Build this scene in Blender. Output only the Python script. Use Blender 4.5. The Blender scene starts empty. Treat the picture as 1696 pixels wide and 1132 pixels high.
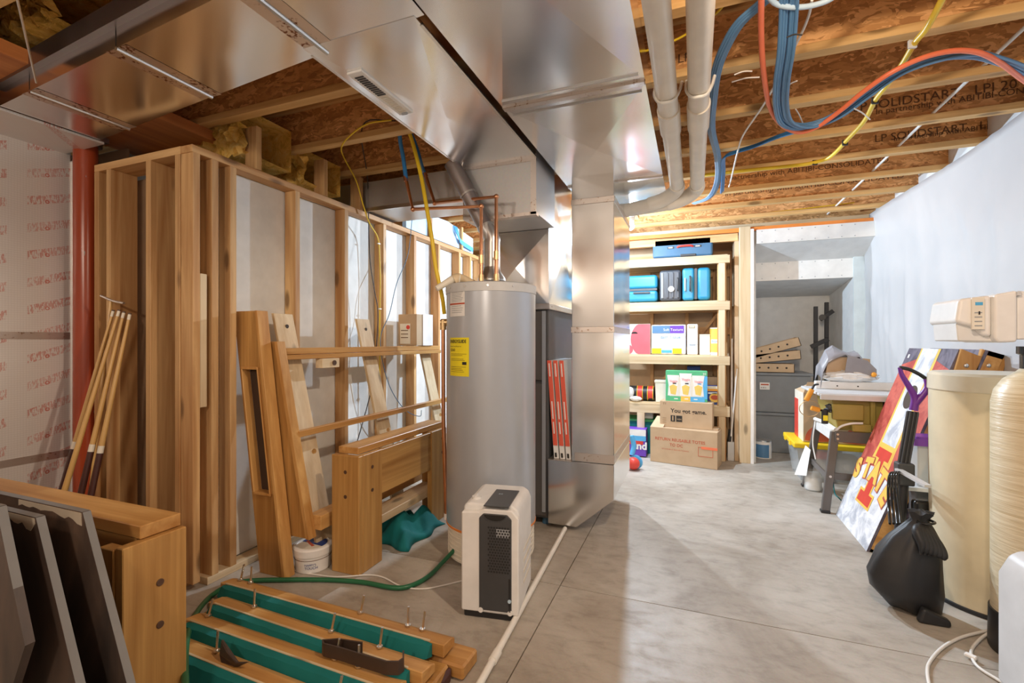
import bpy, bmesh, math, random
from mathutils import Vector, Matrix
random.seed(7)
R = math.radians
V = Vector
scene = bpy.context.scene
COL = scene.collection

# ---------------------------------------------------------------- camera, world, lights, exposure
H = 1.27                                   # camera height
YAW = 21.24
cam = bpy.data.cameras.new('camera'); cam.lens = 16.493; cam.sensor_width = 36; cam.clip_start = 0.02
cam_o = bpy.data.objects.new('camera', cam); COL.objects.link(cam_o)
cam_o.location = (0, 0, H); cam_o.rotation_euler = (R(90), 0, R(YAW))
scene.camera = cam_o
w = bpy.data.worlds.new('world'); scene.world = w; w.use_nodes = True
w.node_tree.nodes['Background'].inputs[0].default_value = (1, .95, .9, 1)
w.node_tree.nodes['Background'].inputs[1].default_value = 0.2
scene.view_settings.view_transform = 'Standard'; scene.view_settings.look = 'None'
scene.view_settings.exposure = 0.9; scene.view_settings.gamma = 1; scene.view_settings.use_curve_mapping = False
scene.cycles.max_bounces = 8; scene.cycles.diffuse_bounces = 5; scene.cycles.glossy_bounces = 4
scene.cycles.sample_clamp_indirect = 6
try: scene.cycles.use_denoising = True
except Exception: pass

LIGHTS = [  # name, location, watts, colour, radius
    ('bulb_far',   (-0.567, 4.56, 2.31), 40, (0.62, 0.81, 1.0), .012),
    ('bulb_rear',  (-1.25, 5.20, 2.30), 34, (0.78, 0.89, 1.0), .03),
    ('bulb_near',  (0.30, 1.15, 2.36),  15.5, (1.0, 0.80, 0.60), .04),
    ('fill_back',  (-0.40, -1.50, 2.30), 12.5, (1.0, 0.84, 0.68), .12),  # unseen fill lamp, added behind the camera to brighten the room
    ('bulb_left',  (-1.90, -0.50, 2.20), 4, (1.0, 0.84, 0.68), .08),
]
for n, loc, p, c, r in LIGHTS:
    l = bpy.data.lights.new(n, 'POINT'); l.energy = p; l.color = c; l.shadow_soft_size = r
    l.use_nodes = True; lt = l.node_tree; em_ = lt.nodes['Emission']; ff = lt.nodes.new('ShaderNodeLightFalloff')
    ff.inputs['Strength'].default_value = 1.0; lt.links.new(ff.outputs['Linear'], em_.inputs['Strength'])
    o = bpy.data.objects.new(n, l); COL.objects.link(o); o.location = loc

# ---------------------------------------------------------------- photo point -> place in the room
FX, FY = -math.sin(R(YAW)), math.cos(R(YAW))
def ray(px, py):
    u = (px-848)/777; v = (566-py)/777
    return FX+FY*u, FY-FX*u, v
def onY(px, py, Y):
    a, b, c = ray(px, py); t = Y/b; return V((a*t, Y, H+c*t))
def onX(px, py, X):
    a, b, c = ray(px, py); t = X/a; return V((X, b*t, H+c*t))
def onZ(px, py, Z):
    a, b, c = ray(px, py); t = (Z-H)/c; return V((a*t, b*t, Z))
def atD(px, py, D):
    a, b, c = ray(px, py); return V((a*D, b*D, H+c*D))

# ---------------------------------------------------------------- mesh builder
class MB:
    def __init__(s, m=None): s.v = []; s.f = []; s.m = m or Matrix()
    def add(s, vs, fs):
        k = len(s.v); s.v += [s.m @ V(p) for p in vs]; s.f += [tuple(i+k for i in f) for f in fs]; return s
    def box(s, x0, x1, y0, y1, z0, z1):
        x0, x1 = min(x0, x1), max(x0, x1); y0, y1 = min(y0, y1), max(y0, y1); z0, z1 = min(z0, z1), max(z0, z1)
        return s.add([(x0,y0,z0),(x1,y0,z0),(x1,y1,z0),(x0,y1,z0),(x0,y0,z1),(x1,y0,z1),(x1,y1,z1),(x0,y1,z1)],
              [(0,3,2,1),(4,5,6,7),(0,1,5,4),(1,2,6,5),(2,3,7,6),(3,0,4,7)])
    def bar(s, p0, p1, a, b, side=(0,0,1)):
        """bar from p0 to p1; a = size along `side`, b = size across"""
        p0, p1 = V(p0), V(p1); d = (p1-p0).normalized(); sd = V(side); sd = (sd-d*sd.dot(d)).normalized(); t = d.cross(sd)
        q = []
        for p in (p0, p1):
            for i, j in ((-1,-1),(1,-1),(1,1),(-1,1)): q.append(p+sd*(i*a/2)+t*(j*b/2))
        return s.add(q, [(0,3,2,1),(4,5,6,7),(0,1,5,4),(1,2,6,5),(2,3,7,6),(3,0,4,7)])
    def cyl(s, p0, p1, r0, r1=None, n=16):
        r1 = r0 if r1 is None else r1; p0, p1 = V(p0), V(p1); d = (p1-p0).normalized()
        a = d.orthogonal().normalized(); b = d.cross(a); q = []
        for p, r in ((p0, r0), (p1, r1)):
            q += [p+a*(r*math.cos(2*math.pi*i/n))+b*(r*math.sin(2*math.pi*i/n)) for i in range(n)]
        return s.add(q, [tuple(range(n-1,-1,-1)), tuple(range(n, 2*n))]+[(i,(i+1)%n,n+(i+1)%n,n+i) for i in range(n)])
    def tube(s, path, r, n=8, smooth=True, k=6):
        P = [V(p) for p in path]
        if smooth and len(P) > 2:
            Q = []
            E = [P[0]*2-P[1]]+P+[P[-1]*2-P[-2]]
            for i in range(1, len(E)-2):
                a, b, c, d = E[i-1], E[i], E[i+1], E[i+2]
                for j in range(k):
                    t = j/k; Q.append(.5*((2*b)+(c-a)*t+(2*a-5*b+4*c-d)*t*t+(3*b-a-3*c+d)*t**3))
            Q.append(P[-1]); P = Q
        up = None; q = []
        for i, p in enumerate(P):
            d = (P[min(i+1,len(P)-1)]-P[max(i-1,0)]).normalized()
            if up is None: up = d.orthogonal().normalized()
            up = (up-d*up.dot(d)).normalized(); b = d.cross(up)
            rr = r(i/(len(P)-1)) if callable(r) else r
            q += [p+up*(rr*math.cos(2*math.pi*j/n))+b*(rr*math.sin(2*math.pi*j/n)) for j in range(n)]
        m = len(P); fs = [tuple(range(n-1,-1,-1)), tuple(range((m-1)*n, m*n))]
        for i in range(m-1): fs += [(i*n+j, i*n+(j+1)%n, (i+1)*n+(j+1)%n, (i+1)*n+j) for j in range(n)]
        return s.add(q, fs)
    def lathe(s, c, prof, n=32, axis=(0,0,1)):
        c = V(c); d = V(axis).normalized(); a = V((1,0,0)) if abs(d.x) < .9 else V((0,1,0)); a = (a-d*a.dot(d)).normalized(); b = d.cross(a); q = []
        for r, z in prof: q += [c+d*z+a*(r*math.cos(2*math.pi*i/n))+b*(r*math.sin(2*math.pi*i/n)) for i in range(n)]
        m = len(prof); fs = []
        for i in range(m-1): fs += [(i*n+j, i*n+(j+1)%n, (i+1)*n+(j+1)%n, (i+1)*n+j) for j in range(n)]
        fs += [tuple(range(n-1,-1,-1)), tuple(range((m-1)*n, m*n))]
        return s.add(q, fs)
    def prism(s, pts, plane, a0, a1):
        """pts 2-D outline; plane 'xz' extrudes along y, 'xy' along z, 'yz' along x"""
        n = len(pts)
        def m(p, a): return {'xz': (p[0],a,p[1]), 'xy': (p[0],p[1],a), 'yz': (a,p[0],p[1])}[plane]
        return s.add([m(p,a0) for p in pts]+[m(p,a1) for p in pts],
              [tuple(range(n)), tuple(range(2*n-1,n-1,-1))]+[(i,n+i,n+(i+1)%n,(i+1)%n) for i in range(n)])
    def poly(s, pts, thick=None, nrm=None):
        """flat 3-D polygon, given a little thickness along nrm"""
        n = len(pts); P = [V(p) for p in pts]
        if not thick: return s.add(P, [tuple(range(n))])
        nv = V(nrm) if nrm else (P[1]-P[0]).cross(P[2]-P[0]).normalized()
        return s.add(P+[p-nv*thick for p in P], [tuple(range(n)), tuple(range(2*n-1,n-1,-1))]+[(i,n+i,n+(i+1)%n,(i+1)%n) for i in range(n)])
    def blob(s, c, r, sx=1, sy=1, sz=1, nu=14, nv=9, jit=0, seed=0):
        rnd = random.Random(seed); c = V(c); q = [c+V((0,0,r*sz))]
        for i in range(1, nv):
            t = math.pi*i/nv
            for j in range(nu):
                p = 2*math.pi*j/nu; k = r*(1+jit*rnd.uniform(-1,1))
                q.append(c+V((k*sx*math.sin(t)*math.cos(p), k*sy*math.sin(t)*math.sin(p), k*sz*math.cos(t))))
        q.append(c-V((0,0,r*sz))); e = len(q)-1; fs = [(0,1+j,1+(j+1)%nu) for j in range(nu)]
        for i in range(nv-2):
            for j in range(nu): a = 1+i*nu+j; b = 1+i*nu+(j+1)%nu; fs.append((a,a+nu,b+nu,b))
        fs += [(e,1+(nv-2)*nu+(j+1)%nu,1+(nv-2)*nu+j) for j in range(nu)]
        return s.add(q, fs)
    def build(s, name, mat, parent=None, smooth=False, bevel=0, label=None, kind=None, sub=0, fix=True):
        lo = [min(p[i] for p in s.v) for i in range(3)]; hi = [max(p[i] for p in s.v) for i in range(3)]
        c = V([(lo[i]+hi[i])/2 for i in range(3)])
        me = bpy.data.meshes.new(name); me.from_pydata([p-c for p in s.v], [], s.f)
        if fix:
            bm = bmesh.new(); bm.from_mesh(me); bmesh.ops.recalc_face_normals(bm, faces=bm.faces); bm.to_mesh(me); bm.free()
        me.materials.append(M(mat) if isinstance(mat, str) else mat)
        o = bpy.data.objects.new(name, me); COL.objects.link(o)
        if smooth:
            me.shade_smooth()
            if not sub: me.set_sharp_from_angle(angle=R(smooth if smooth is not True else 35))
        if bevel:
            b = o.modifiers.new('bevel', 'BEVEL'); b.width = bevel; b.segments = 3 if bevel > .008 else 1; b.limit_method = 'ANGLE'
            if bevel > .008: me.shade_smooth(); me.set_sharp_from_angle(angle=R(50)); b.harden_normals = True
        if sub:
            b = o.modifiers.new('sub', 'SUBSURF'); b.levels = sub; b.render_levels = sub
        o['_w'] = c[:]
        put(o, c, parent)
        if label: o['label'] = label
        if kind: o['kind'] = kind
        return o
WPOS = {}
def put(o, c, parent):
    WPOS[o.name] = V(c)
    if parent is not None:
        o.parent = parent; o.location = V(c)-WPOS[parent.name]
    else: o.location = c
def tag(o, label, cat, group=None):
    o['label'] = label; o['category'] = cat
    if group: o['group'] = group
    return o
def thing(name, label, cat, loc, group=None):
    o = bpy.data.objects.new(name, None); o.empty_display_size = .05; COL.objects.link(o); put(o, V(loc), None)
    return tag(o, label, cat, group)
def rotz(c, deg):
    c = V(c); return Matrix.Translation(c) @ Matrix.Rotation(R(deg), 4, 'Z') @ Matrix.Translation(-c)
def B(*a): return MB().box(*a)
def text(body, size, o0, right, up, mat, parent, name='lettering', off=.0015, sx=1, align='LEFT', label=None, wrap=None, shear=0, bold=0):
    cu = bpy.data.curves.new('t', 'FONT'); cu.body = body; cu.size = size; cu.align_x = align; cu.resolution_u = 3; cu.shear = shear; cu.offset = bold
    t = bpy.data.objects.new('t', cu)
    me0 = bpy.data.meshes.new_from_object(t)
    right = V(right).normalized(); up = V(up).normalized(); n = right.cross(up)
    mb = MB(); vs = []
    for v in me0.vertices:
        if wrap:      # wrap = (centre, radius): letters follow a round tank
            c, rad = wrap; base = V(o0)+up*v.co.y; a0 = math.atan2(V(o0).y-c[1], V(o0).x-c[0]); a = a0+v.co.x*sx/rad
            vs.append((c[0]+(rad+off)*math.cos(a), c[1]+(rad+off)*math.sin(a), base.z))
        else: vs.append(V(o0)+right*(v.co.x*sx)+up*v.co.y+n*off)
    mb.add(vs, [tuple(p.vertices) for p in me0.polygons])
    bpy.data.objects.remove(t); bpy.data.curves.remove(cu); bpy.data.meshes.remove(me0)
    return mb.build(name, mat, parent, label=label, fix=False)

# ---------------------------------------------------------------- materials
MATS = {}; MDEF = {}
def M(n):
    if n not in MATS: MATS[n] = MDEF[n]() if n in MDEF else plain(n, (1,0,1))
    return MATS[n]
def nodes(name, rough=.6, metal=0, spec=.5):
    m = bpy.data.materials.new(name); m.use_nodes = True; nt = m.node_tree; b = nt.nodes['Principled BSDF']
    b.inputs['Roughness'].default_value = rough; b.inputs['Metallic'].default_value = metal; b.inputs['Specular IOR Level'].default_value = spec
    return m, nt, b
def N(nt, t, **k):
    n = nt.nodes.new(t)
    for a, v in k.items(): setattr(n, a, v)
    return n
def coords(nt, scale, kind='Object', rnd=True):
    tc = N(nt, 'ShaderNodeTexCoord'); mp = N(nt, 'ShaderNodeMapping'); mp.inputs['Scale'].default_value = scale
    nt.links.new(tc.outputs[kind], mp.inputs['Vector'])
    if rnd:
        oi = N(nt, 'ShaderNodeObjectInfo'); mu = N(nt, 'ShaderNodeMath', operation='MULTIPLY'); mu.inputs[1].default_value = 37
        nt.links.new(oi.outputs['Random'], mu.inputs[0]); nt.links.new(mu.outputs[0], mp.inputs['Location'])
    return mp
def noise(nt, vec, scale, detail=4, rough=.55, dist=0):
    n = N(nt, 'ShaderNodeTexNoise'); n.inputs['Scale'].default_value = scale; n.inputs['Detail'].default_value = detail
    n.inputs['Roughness'].default_value = rough; n.inputs['Distortion'].default_value = dist; nt.links.new(vec.outputs[0], n.inputs['Vector']); return n
def ramp(nt, fac, stops):
    r = N(nt, 'ShaderNodeValToRGB'); e = r.color_ramp.elements
    while len(e) < len(stops): e.new(.5)
    for i, (p, c) in enumerate(stops): e[i].position = p; e[i].color = (*c, 1)
    nt.links.new(fac, r.inputs[0]); return r
def mix(nt, fac, a, b, mode='MIX'):
    m = N(nt, 'ShaderNodeMix', data_type='RGBA', blend_type=mode)
    for sk, v in ((0, fac), (6, a), (7, b)):
        if hasattr(v, 'links') or hasattr(v, 'is_linked'): nt.links.new(v, m.inputs[sk])
        else: m.inputs[sk].default_value = v if sk == 0 else (*v, 1)
    return m
def bump(nt, b, h, strength=.3, dist=.01):
    bn = N(nt, 'ShaderNodeBump'); bn.inputs['Strength'].default_value = strength; bn.inputs['Distance'].default_value = dist
    nt.links.new(h, bn.inputs['Height']); nt.links.new(bn.outputs[0], b.inputs['Normal'])
def plain(name, c, rough=.6, metal=0, spec=.5, var=.06, em=None, alpha=1, trans=0):
    m, nt, b = nodes(name, rough, metal, spec)
    mp = coords(nt, (1,1,1)); n = noise(nt, mp, 9, 3)
    r = ramp(nt, n.outputs[0], [(.3, tuple(x*(1-var) for x in c)), (.7, tuple(min(1, x*(1+var)) for x in c))])
    nt.links.new(r.outputs[0], b.inputs['Base Color'])
    if em: b.inputs['Emission Color'].default_value = (*em[0], 1); b.inputs['Emission Strength'].default_value = em[1]
    if alpha < 1: b.inputs['Alpha'].default_value = alpha
    if trans: b.inputs['Transmission Weight'].default_value = trans
    return m
def wood(name, dark, light, axis, rough=.55, knots=True, tint=.12, grain=1, spec=.4):
    m, nt, b = nodes(name, rough, 0, spec)
    s = [26*grain, 26*grain, 26*grain]; s['xyz'.index(axis)] = 1.3
    mp = coords(nt, s); n = noise(nt, mp, 1.0, 5, .6, .6)
    s2 = [5.5, 5.5, 5.5]; s2['xyz'.index(axis)] = .45
    mp2 = coords(nt, s2); n2 = noise(nt, mp2, 1.0, 2, .5, 1.5)
    ad = N(nt, 'ShaderNodeMath', operation='ADD'); m2 = N(nt, 'ShaderNodeMath', operation='MULTIPLY'); m2.inputs[1].default_value = .55
    nt.links.new(n2.outputs[0], m2.inputs[0]); m3 = N(nt, 'ShaderNodeMath', operation='MULTIPLY'); m3.inputs[1].default_value = .45
    nt.links.new(n.outputs[0], m3.inputs[0]); nt.links.new(m2.outputs[0], ad.inputs[0]); nt.links.new(m3.outputs[0], ad.inputs[1])
    r = ramp(nt, ad.outputs[0], [(.36, dark), (.52, tuple((a+c)/2 for a, c in zip(dark, light))), (.64, light)])
    col = r.outputs[0]
    if knots:
        s3 = [9, 9, 9]; s3['xyz'.index(axis)] = 3.2
        mp3 = coords(nt, s3); vo = N(nt, 'ShaderNodeTexVoronoi'); vo.inputs['Scale'].default_value = 1; nt.links.new(mp3.outputs[0], vo.inputs['Vector'])
        wn = N(nt, 'ShaderNodeMath', operation='SUBTRACT'); sx = N(nt, 'ShaderNodeSeparateColor'); nt.links.new(vo.outputs['Color'], sx.inputs[0])
        k = ramp(nt, vo.outputs['Distance'], [(.12, (1,1,1)), (.24, (0,0,0))]); k2 = ramp(nt, sx.outputs[0], [(.55, (0,0,0)), (.6, (1,1,1))])
        kk = N(nt, 'ShaderNodeMath', operation='MULTIPLY'); nt.links.new(k.outputs[0], kk.inputs[0]); nt.links.new(k2.outputs[0], kk.inputs[1])
        k3 = N(nt, 'ShaderNodeMath', operation='MULTIPLY'); k3.inputs[1].default_value = .75; nt.links.new(kk.outputs[0], k3.inputs[0])
        mm = mix(nt, k3.outputs[0], col, tuple(x*.3 for x in dark)); col = mm.outputs[2]
    hs = N(nt, 'ShaderNodeHueSaturation'); oi = N(nt, 'ShaderNodeObjectInfo'); mr = N(nt, 'ShaderNodeMapRange')
    mr.inputs[3].default_value = 1-tint; mr.inputs[4].default_value = 1+tint*.7; nt.links.new(oi.outputs['Random'], mr.inputs[0])
    nt.links.new(mr.outputs[0], hs.inputs['Value']); nt.links.new(col, hs.inputs['Color']); nt.links.new(hs.outputs[0], b.inputs['Base Color'])
    bump(nt, b, n.outputs[0], .15, .002)
    return m
for ax in 'xyz':
    MDEF['lumber_'+ax] = lambda ax=ax: wood('lumber_'+ax, (.42,.20,.07), (.76,.50,.24), ax)
    MDEF['pine_'+ax] = lambda ax=ax: wood('pine_'+ax, (.44,.20,.05), (.72,.42,.15), ax, .38, False, .06)
    MDEF['oak_'+ax] = lambda ax=ax: wood('oak_'+ax, (.36,.17,.045), (.60,.34,.11), ax, .4, False, .06, 1.6)
    MDEF['pale_'+ax] = lambda ax=ax: wood('pale_'+ax, (.58,.42,.24), (.80,.66,.45), ax, .6, True, .06)
    MDEF['flange_'+ax] = lambda ax=ax: wood('flange_'+ax, (.56,.31,.10), (.86,.58,.26), ax, .6, True, .1)
MDEF['beam'] = lambda: wood('beam', (.40,.12,.03), (.62,.24,.07), 'y', .55, False, .05)
def m_osb(name, k=1):
    m, nt, b = nodes(name, .65)
    mp = coords(nt, (20, 45, 45)); no = noise(nt, mp, .5, 2, .5, 1.0)
    vo = N(nt, 'ShaderNodeTexVoronoi'); vo.inputs['Scale'].default_value = 1
    va = N(nt, 'ShaderNodeVectorMath', operation='ADD'); vm = N(nt, 'ShaderNodeVectorMath', operation='SCALE'); vm.inputs['Scale'].default_value = 4.5
    nt.links.new(no.outputs['Color'], vm.inputs[0]); nt.links.new(mp.outputs[0], va.inputs[0]); nt.links.new(vm.outputs[0], va.inputs[1]); nt.links.new(va.outputs[0], vo.inputs['Vector'])
    sc = N(nt, 'ShaderNodeSeparateColor'); nt.links.new(vo.outputs['Color'], sc.inputs[0])
    r = ramp(nt, sc.outputs[0], [(0, (.27*k,.125*k,.04*k)), (.35, (.38*k,.19*k,.065*k)), (.7, (.47*k,.25*k,.095*k)), (1, (.60*k,.35*k,.15*k))])
    nt.links.new(r.outputs[0], b.inputs['Base Color']); bump(nt, b, sc.outputs[0], .2, .002); return m
MDEF['osb'] = lambda: m_osb('osb', 1.55)
MDEF['osb_deck'] = lambda: m_osb('osb_deck', 1.5)
def m_galv(name='galv', c=.82, r0=.16, r1=.24, warm=1.0):
    m, nt, b = nodes(name, .3, 1)
    mp = coords(nt, (1,1,1)); n = noise(nt, mp, 2.2, 2, .5, .3); n2 = noise(nt, mp, 90, 2, .5)
    rr = N(nt, 'ShaderNodeMapRange'); rr.inputs[1].default_value = .3; rr.inputs[2].default_value = .7; rr.inputs[3].default_value = r0; rr.inputs[4].default_value = r1
    nt.links.new(n.outputs[0], rr.inputs[0]); nt.links.new(rr.outputs[0], b.inputs['Roughness'])
    r = ramp(nt, n.outputs[0], [(.3, (c*.94*warm,c*.94,c*.94)), (.7, (c*1.04*warm,c*1.04,c*1.05))])
    mm = mix(nt, .12, r.outputs[0], n2.outputs['Color'], 'OVERLAY'); nt.links.new(mm.outputs[2], b.inputs['Base Color'])
    n3 = noise(nt, mp, 1.5, 1, .4, .1)
    bump(nt, b, n3.outputs[0], .6, .035); return m
MDEF['galv'] = m_galv
MDEF['galv_dull'] = lambda: m_galv('galv_dull', .58, .38, .55)
MDEF['galv_dark'] = lambda: m_galv('galv_dark', .30, .3, .45, 1.1)
def m_tape(name, base, ink, amt=.5):
    m, nt, b = nodes(name, .34, .85)
    mp = coords(nt, (1,1,1)); n = noise(nt, mp, 60, 3, .6); n2 = noise(nt, mp, 9, 3)
    k = ramp(nt, n.outputs[0], [(amt, (0,0,0)), (amt+.06, (1,1,1))]); k2 = ramp(nt, n2.outputs[0], [(.46, (0,0,0)), (.52, (1,1,1))])
    kk = N(nt, 'ShaderNodeMath', operation='MULTIPLY'); nt.links.new(k.outputs[0], kk.inputs[0]); nt.links.new(k2.outputs[0], kk.inputs[1])
    mm = mix(nt, kk.outputs[0], base, ink); nt.links.new(mm.outputs[2], b.inputs['Base Color']); bump(nt, b, n2.outputs[0], .5, .004); return m
MDEF['tape_print'] = lambda: m_tape('tape_print', (.70,.60,.52), (.22,.09,.04), .52)
MDEF['tape'] = lambda: m_tape('tape', (.66,.60,.56), (.40,.28,.2), .6)
def m_concrete():
    m, nt, b = nodes('concrete', .5, 0, .45)
    mp = coords(nt, (1,1,1), 'Object', False); mp2 = coords(nt, (1,1.9,1), 'Object', False)
    n = noise(nt, mp, 1.3, 6, .62, .8); n2 = noise(nt, mp2, 8, 8, .68, .3); n3 = noise(nt, mp, 120, 2)
    r = ramp(nt, n.outputs[0], [(.3, (.30,.255,.205)), (.5, (.44,.395,.34)), (.7, (.545,.51,.455))])
    r2 = ramp(nt, n2.outputs[0], [(.28, (.62,.60,.58)), (.5, (.93,.92,.91)), (.72, (1.0,1.0,1.0))])
    mm = mix(nt, .75, r.outputs[0], r2.outputs[0], 'MULTIPLY'); m2 = mix(nt, .1, mm.outputs[2], n3.outputs['Color'], 'OVERLAY')
    nt.links.new(m2.outputs[2], b.inputs['Base Color'])
    rr = ramp(nt, n2.outputs[0], [(.3, (.62,)*3), (.7, (.40,)*3)]); nt.links.new(rr.outputs[0], b.inputs['Roughness']); bump(nt, b, n2.outputs[0], .08, .003); return m
MDEF['concrete'] = m_concrete
def m_foil():
    m, nt, b = nodes('foil', .34, .4)
    tc = N(nt, 'ShaderNodeTexCoord'); sp = N(nt, 'ShaderNodeSeparateXYZ'); nt.links.new(tc.outputs['Object'], sp.inputs[0])
    def ma(op, a, bb=None, c=None):
        n = N(nt, 'ShaderNodeMath', operation=op)
        for i, x in enumerate((a, bb, c)):
            if x is None: continue
            if isinstance(x, (int, float)): n.inputs[i].default_value = x
            else: nt.links.new(x, n.inputs[i])
        return n.outputs[0]
    a = ma('ADD', sp.outputs[0], sp.outputs[1]); z = sp.outputs[2]
    zz = ma('ADD', z, ma('MULTIPLY', a, -.35))
    row = ma('FRACT', ma('DIVIDE', zz, .15)); colm = ma('FRACT', ma('DIVIDE', a, .30))
    band = ma('LESS_THAN', ma('ABSOLUTE', ma('SUBTRACT', row, .5)), .16)
    seg = ma('LESS_THAN', ma('ABSOLUTE', ma('SUBTRACT', colm, .5)), .36)
    mp = coords(nt, (260,260,60), 'Object', False); n = noise(nt, mp, .7, 2); ink = ma('GREATER_THAN', n.outputs[0], .49)
    mp2 = coords(nt, (6,6,9), 'Object', False); n2 = noise(nt, mp2, 1, 2); fade = ma('MULTIPLY', n2.outputs[0], 1.1)
    f = ma('MULTIPLY', ma('MULTIPLY', ma('MULTIPLY', band, seg), ink), fade)
    # rings in a column
    u = ma('SUBTRACT', ma('FRACT', ma('DIVIDE', a, .34)), .9); v = ma('SUBTRACT', ma('FRACT', ma('DIVIDE', z, .15)), .5)
    d = ma('SQRT', ma('ADD', ma('POWER', ma('MULTIPLY', u, .34), 2), ma('POWER', ma('MULTIPLY', v, .15), 2)))
    ring = ma('MULTIPLY', ma('LESS_THAN', ma('ABSOLUTE', ma('SUBTRACT', d, .008)), .0022), .9)
    f = ma('MAXIMUM', f, ring)
    g1 = ma('LESS_THAN', ma('FRACT', ma('DIVIDE', a, .012)), .14); g2 = ma('LESS_THAN', ma('FRACT', ma('DIVIDE', z, .012)), .14); g = ma('MULTIPLY', ma('MAXIMUM', g1, g2), .22)
    c0 = mix(nt, g, (.82,.80,.78), (.42,.40,.39)); c1 = mix(nt, f, c0.outputs[2], (.60,.15,.10))
    nt.links.new(c1.outputs[2], b.inputs['Base Color']); bump(nt, b, n2.outputs[0], .3, .01); return m
MDEF['foil'] = m_foil
def m_sheet():
    m, nt, b = nodes('plastic_sheet', .38, 0, .5)
    mp = coords(nt, (1,1,1), 'Object', False); n = noise(nt, mp, 1.5, 3)
    r = ramp(nt, n.outputs[0], [(.3, (.49,.50,.52)), (.7, (.56,.56,.57))]); nt.links.new(r.outputs[0], b.inputs['Base Color']); b.inputs['Subsurface Weight'].default_value = 0
    return m
MDEF['sheet'] = m_sheet
def m_insul():
    m, nt, b = nodes('insulation', .95, 0, .1)
    mp = coords(nt, (1,1,1)); n = noise(nt, mp, 14, 6, .7, 1); r = ramp(nt, n.outputs[0], [(.3, (.60,.34,.04)), (.5, (.98,.60,.14)), (.7, (1.0,.74,.28))])
    nt.links.new(r.outputs[0], b.inputs['Base Color']); bump(nt, b, n.outputs[0], .9, .03); return m
MDEF['insulation'] = m_insul
def m_slate():
    m, nt, b = nodes('slate_face', .42, 0, .5)
    mp = coords(nt, (2.2,2.2,1.1)); n = noise(nt, mp, 1.6, 6, .62, 1.0)
    r = ramp(nt, n.outputs[0], [(.35, (.05,.04,.035)), (.52, (.115,.078,.060)), (.64, (.19,.125,.09)), (.78, (.42,.36,.30))]); nt.links.new(r.outputs[0], b.inputs['Base Color']); return m
MDEF['slate_face'] = m_slate
def m_tank():
    m, nt, b = nodes('fibreglass', .35, 0, .5)
    mp = coords(nt, (3,3,70)); n = noise(nt, mp, 1.5, 4, .6, .5); r = ramp(nt, n.outputs[0], [(.35, (.60,.49,.31)), (.6, (.76,.66,.47))])
    nt.links.new(r.outputs[0], b.inputs['Base Color']); bump(nt, b, n.outputs[0], .5, .006); return m
MDEF['fibreglass'] = m_tank
def m_red():
    m, nt, b = nodes('red_paint', .25, 0, .5)
    mp = coords(nt, (16,16,5)); n = noise(nt, mp, 1.3, 6, .7); r = ramp(nt, n.outputs[0], [(.66, (.34,.055,.018)), (.70, (.35,.33,.30))])
    nt.links.new(r.outputs[0], b.inputs['Base Color']); return m
MDEF['red_paint'] = m_red
def m_card():
    m, nt, b = nodes('cardboard', .7, 0, .3)
    mp = coords(nt, (1,1,1)); n = noise(nt, mp, 6, 3); r = ramp(nt, n.outputs[0], [(.3, (.50,.35,.215)), (.7, (.57,.41,.26))]); nt.links.new(r.outputs[0], b.inputs['Base Color']); return m
MDEF['cardboard'] = m_card
def m_corn(name, a, c, sc=9):
    m, nt, b = nodes(name, .45); mp = coords(nt, (1,1,1)); n = noise(nt, mp, sc, 6, .7, .8); r = ramp(nt, n.outputs[0], [(.38, a), (.58, c)]); nt.links.new(r.outputs[0], b.inputs['Base Color']); return m
MDEF['marble'] = lambda: m_corn('marble', (.45,.48,.55), (.86,.87,.90), 7)
MDEF['crimson'] = lambda: m_corn('crimson', (.42,.055,.045), (.62,.13,.09))
MDEF['board_dark'] = lambda: m_corn('board_dark', (.07,.06,.09), (.17,.15,.20))
MDEF['tissue'] = lambda: m_corn('tissue', (.70,.78,.90), (.95,.95,.97), 20)
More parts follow.
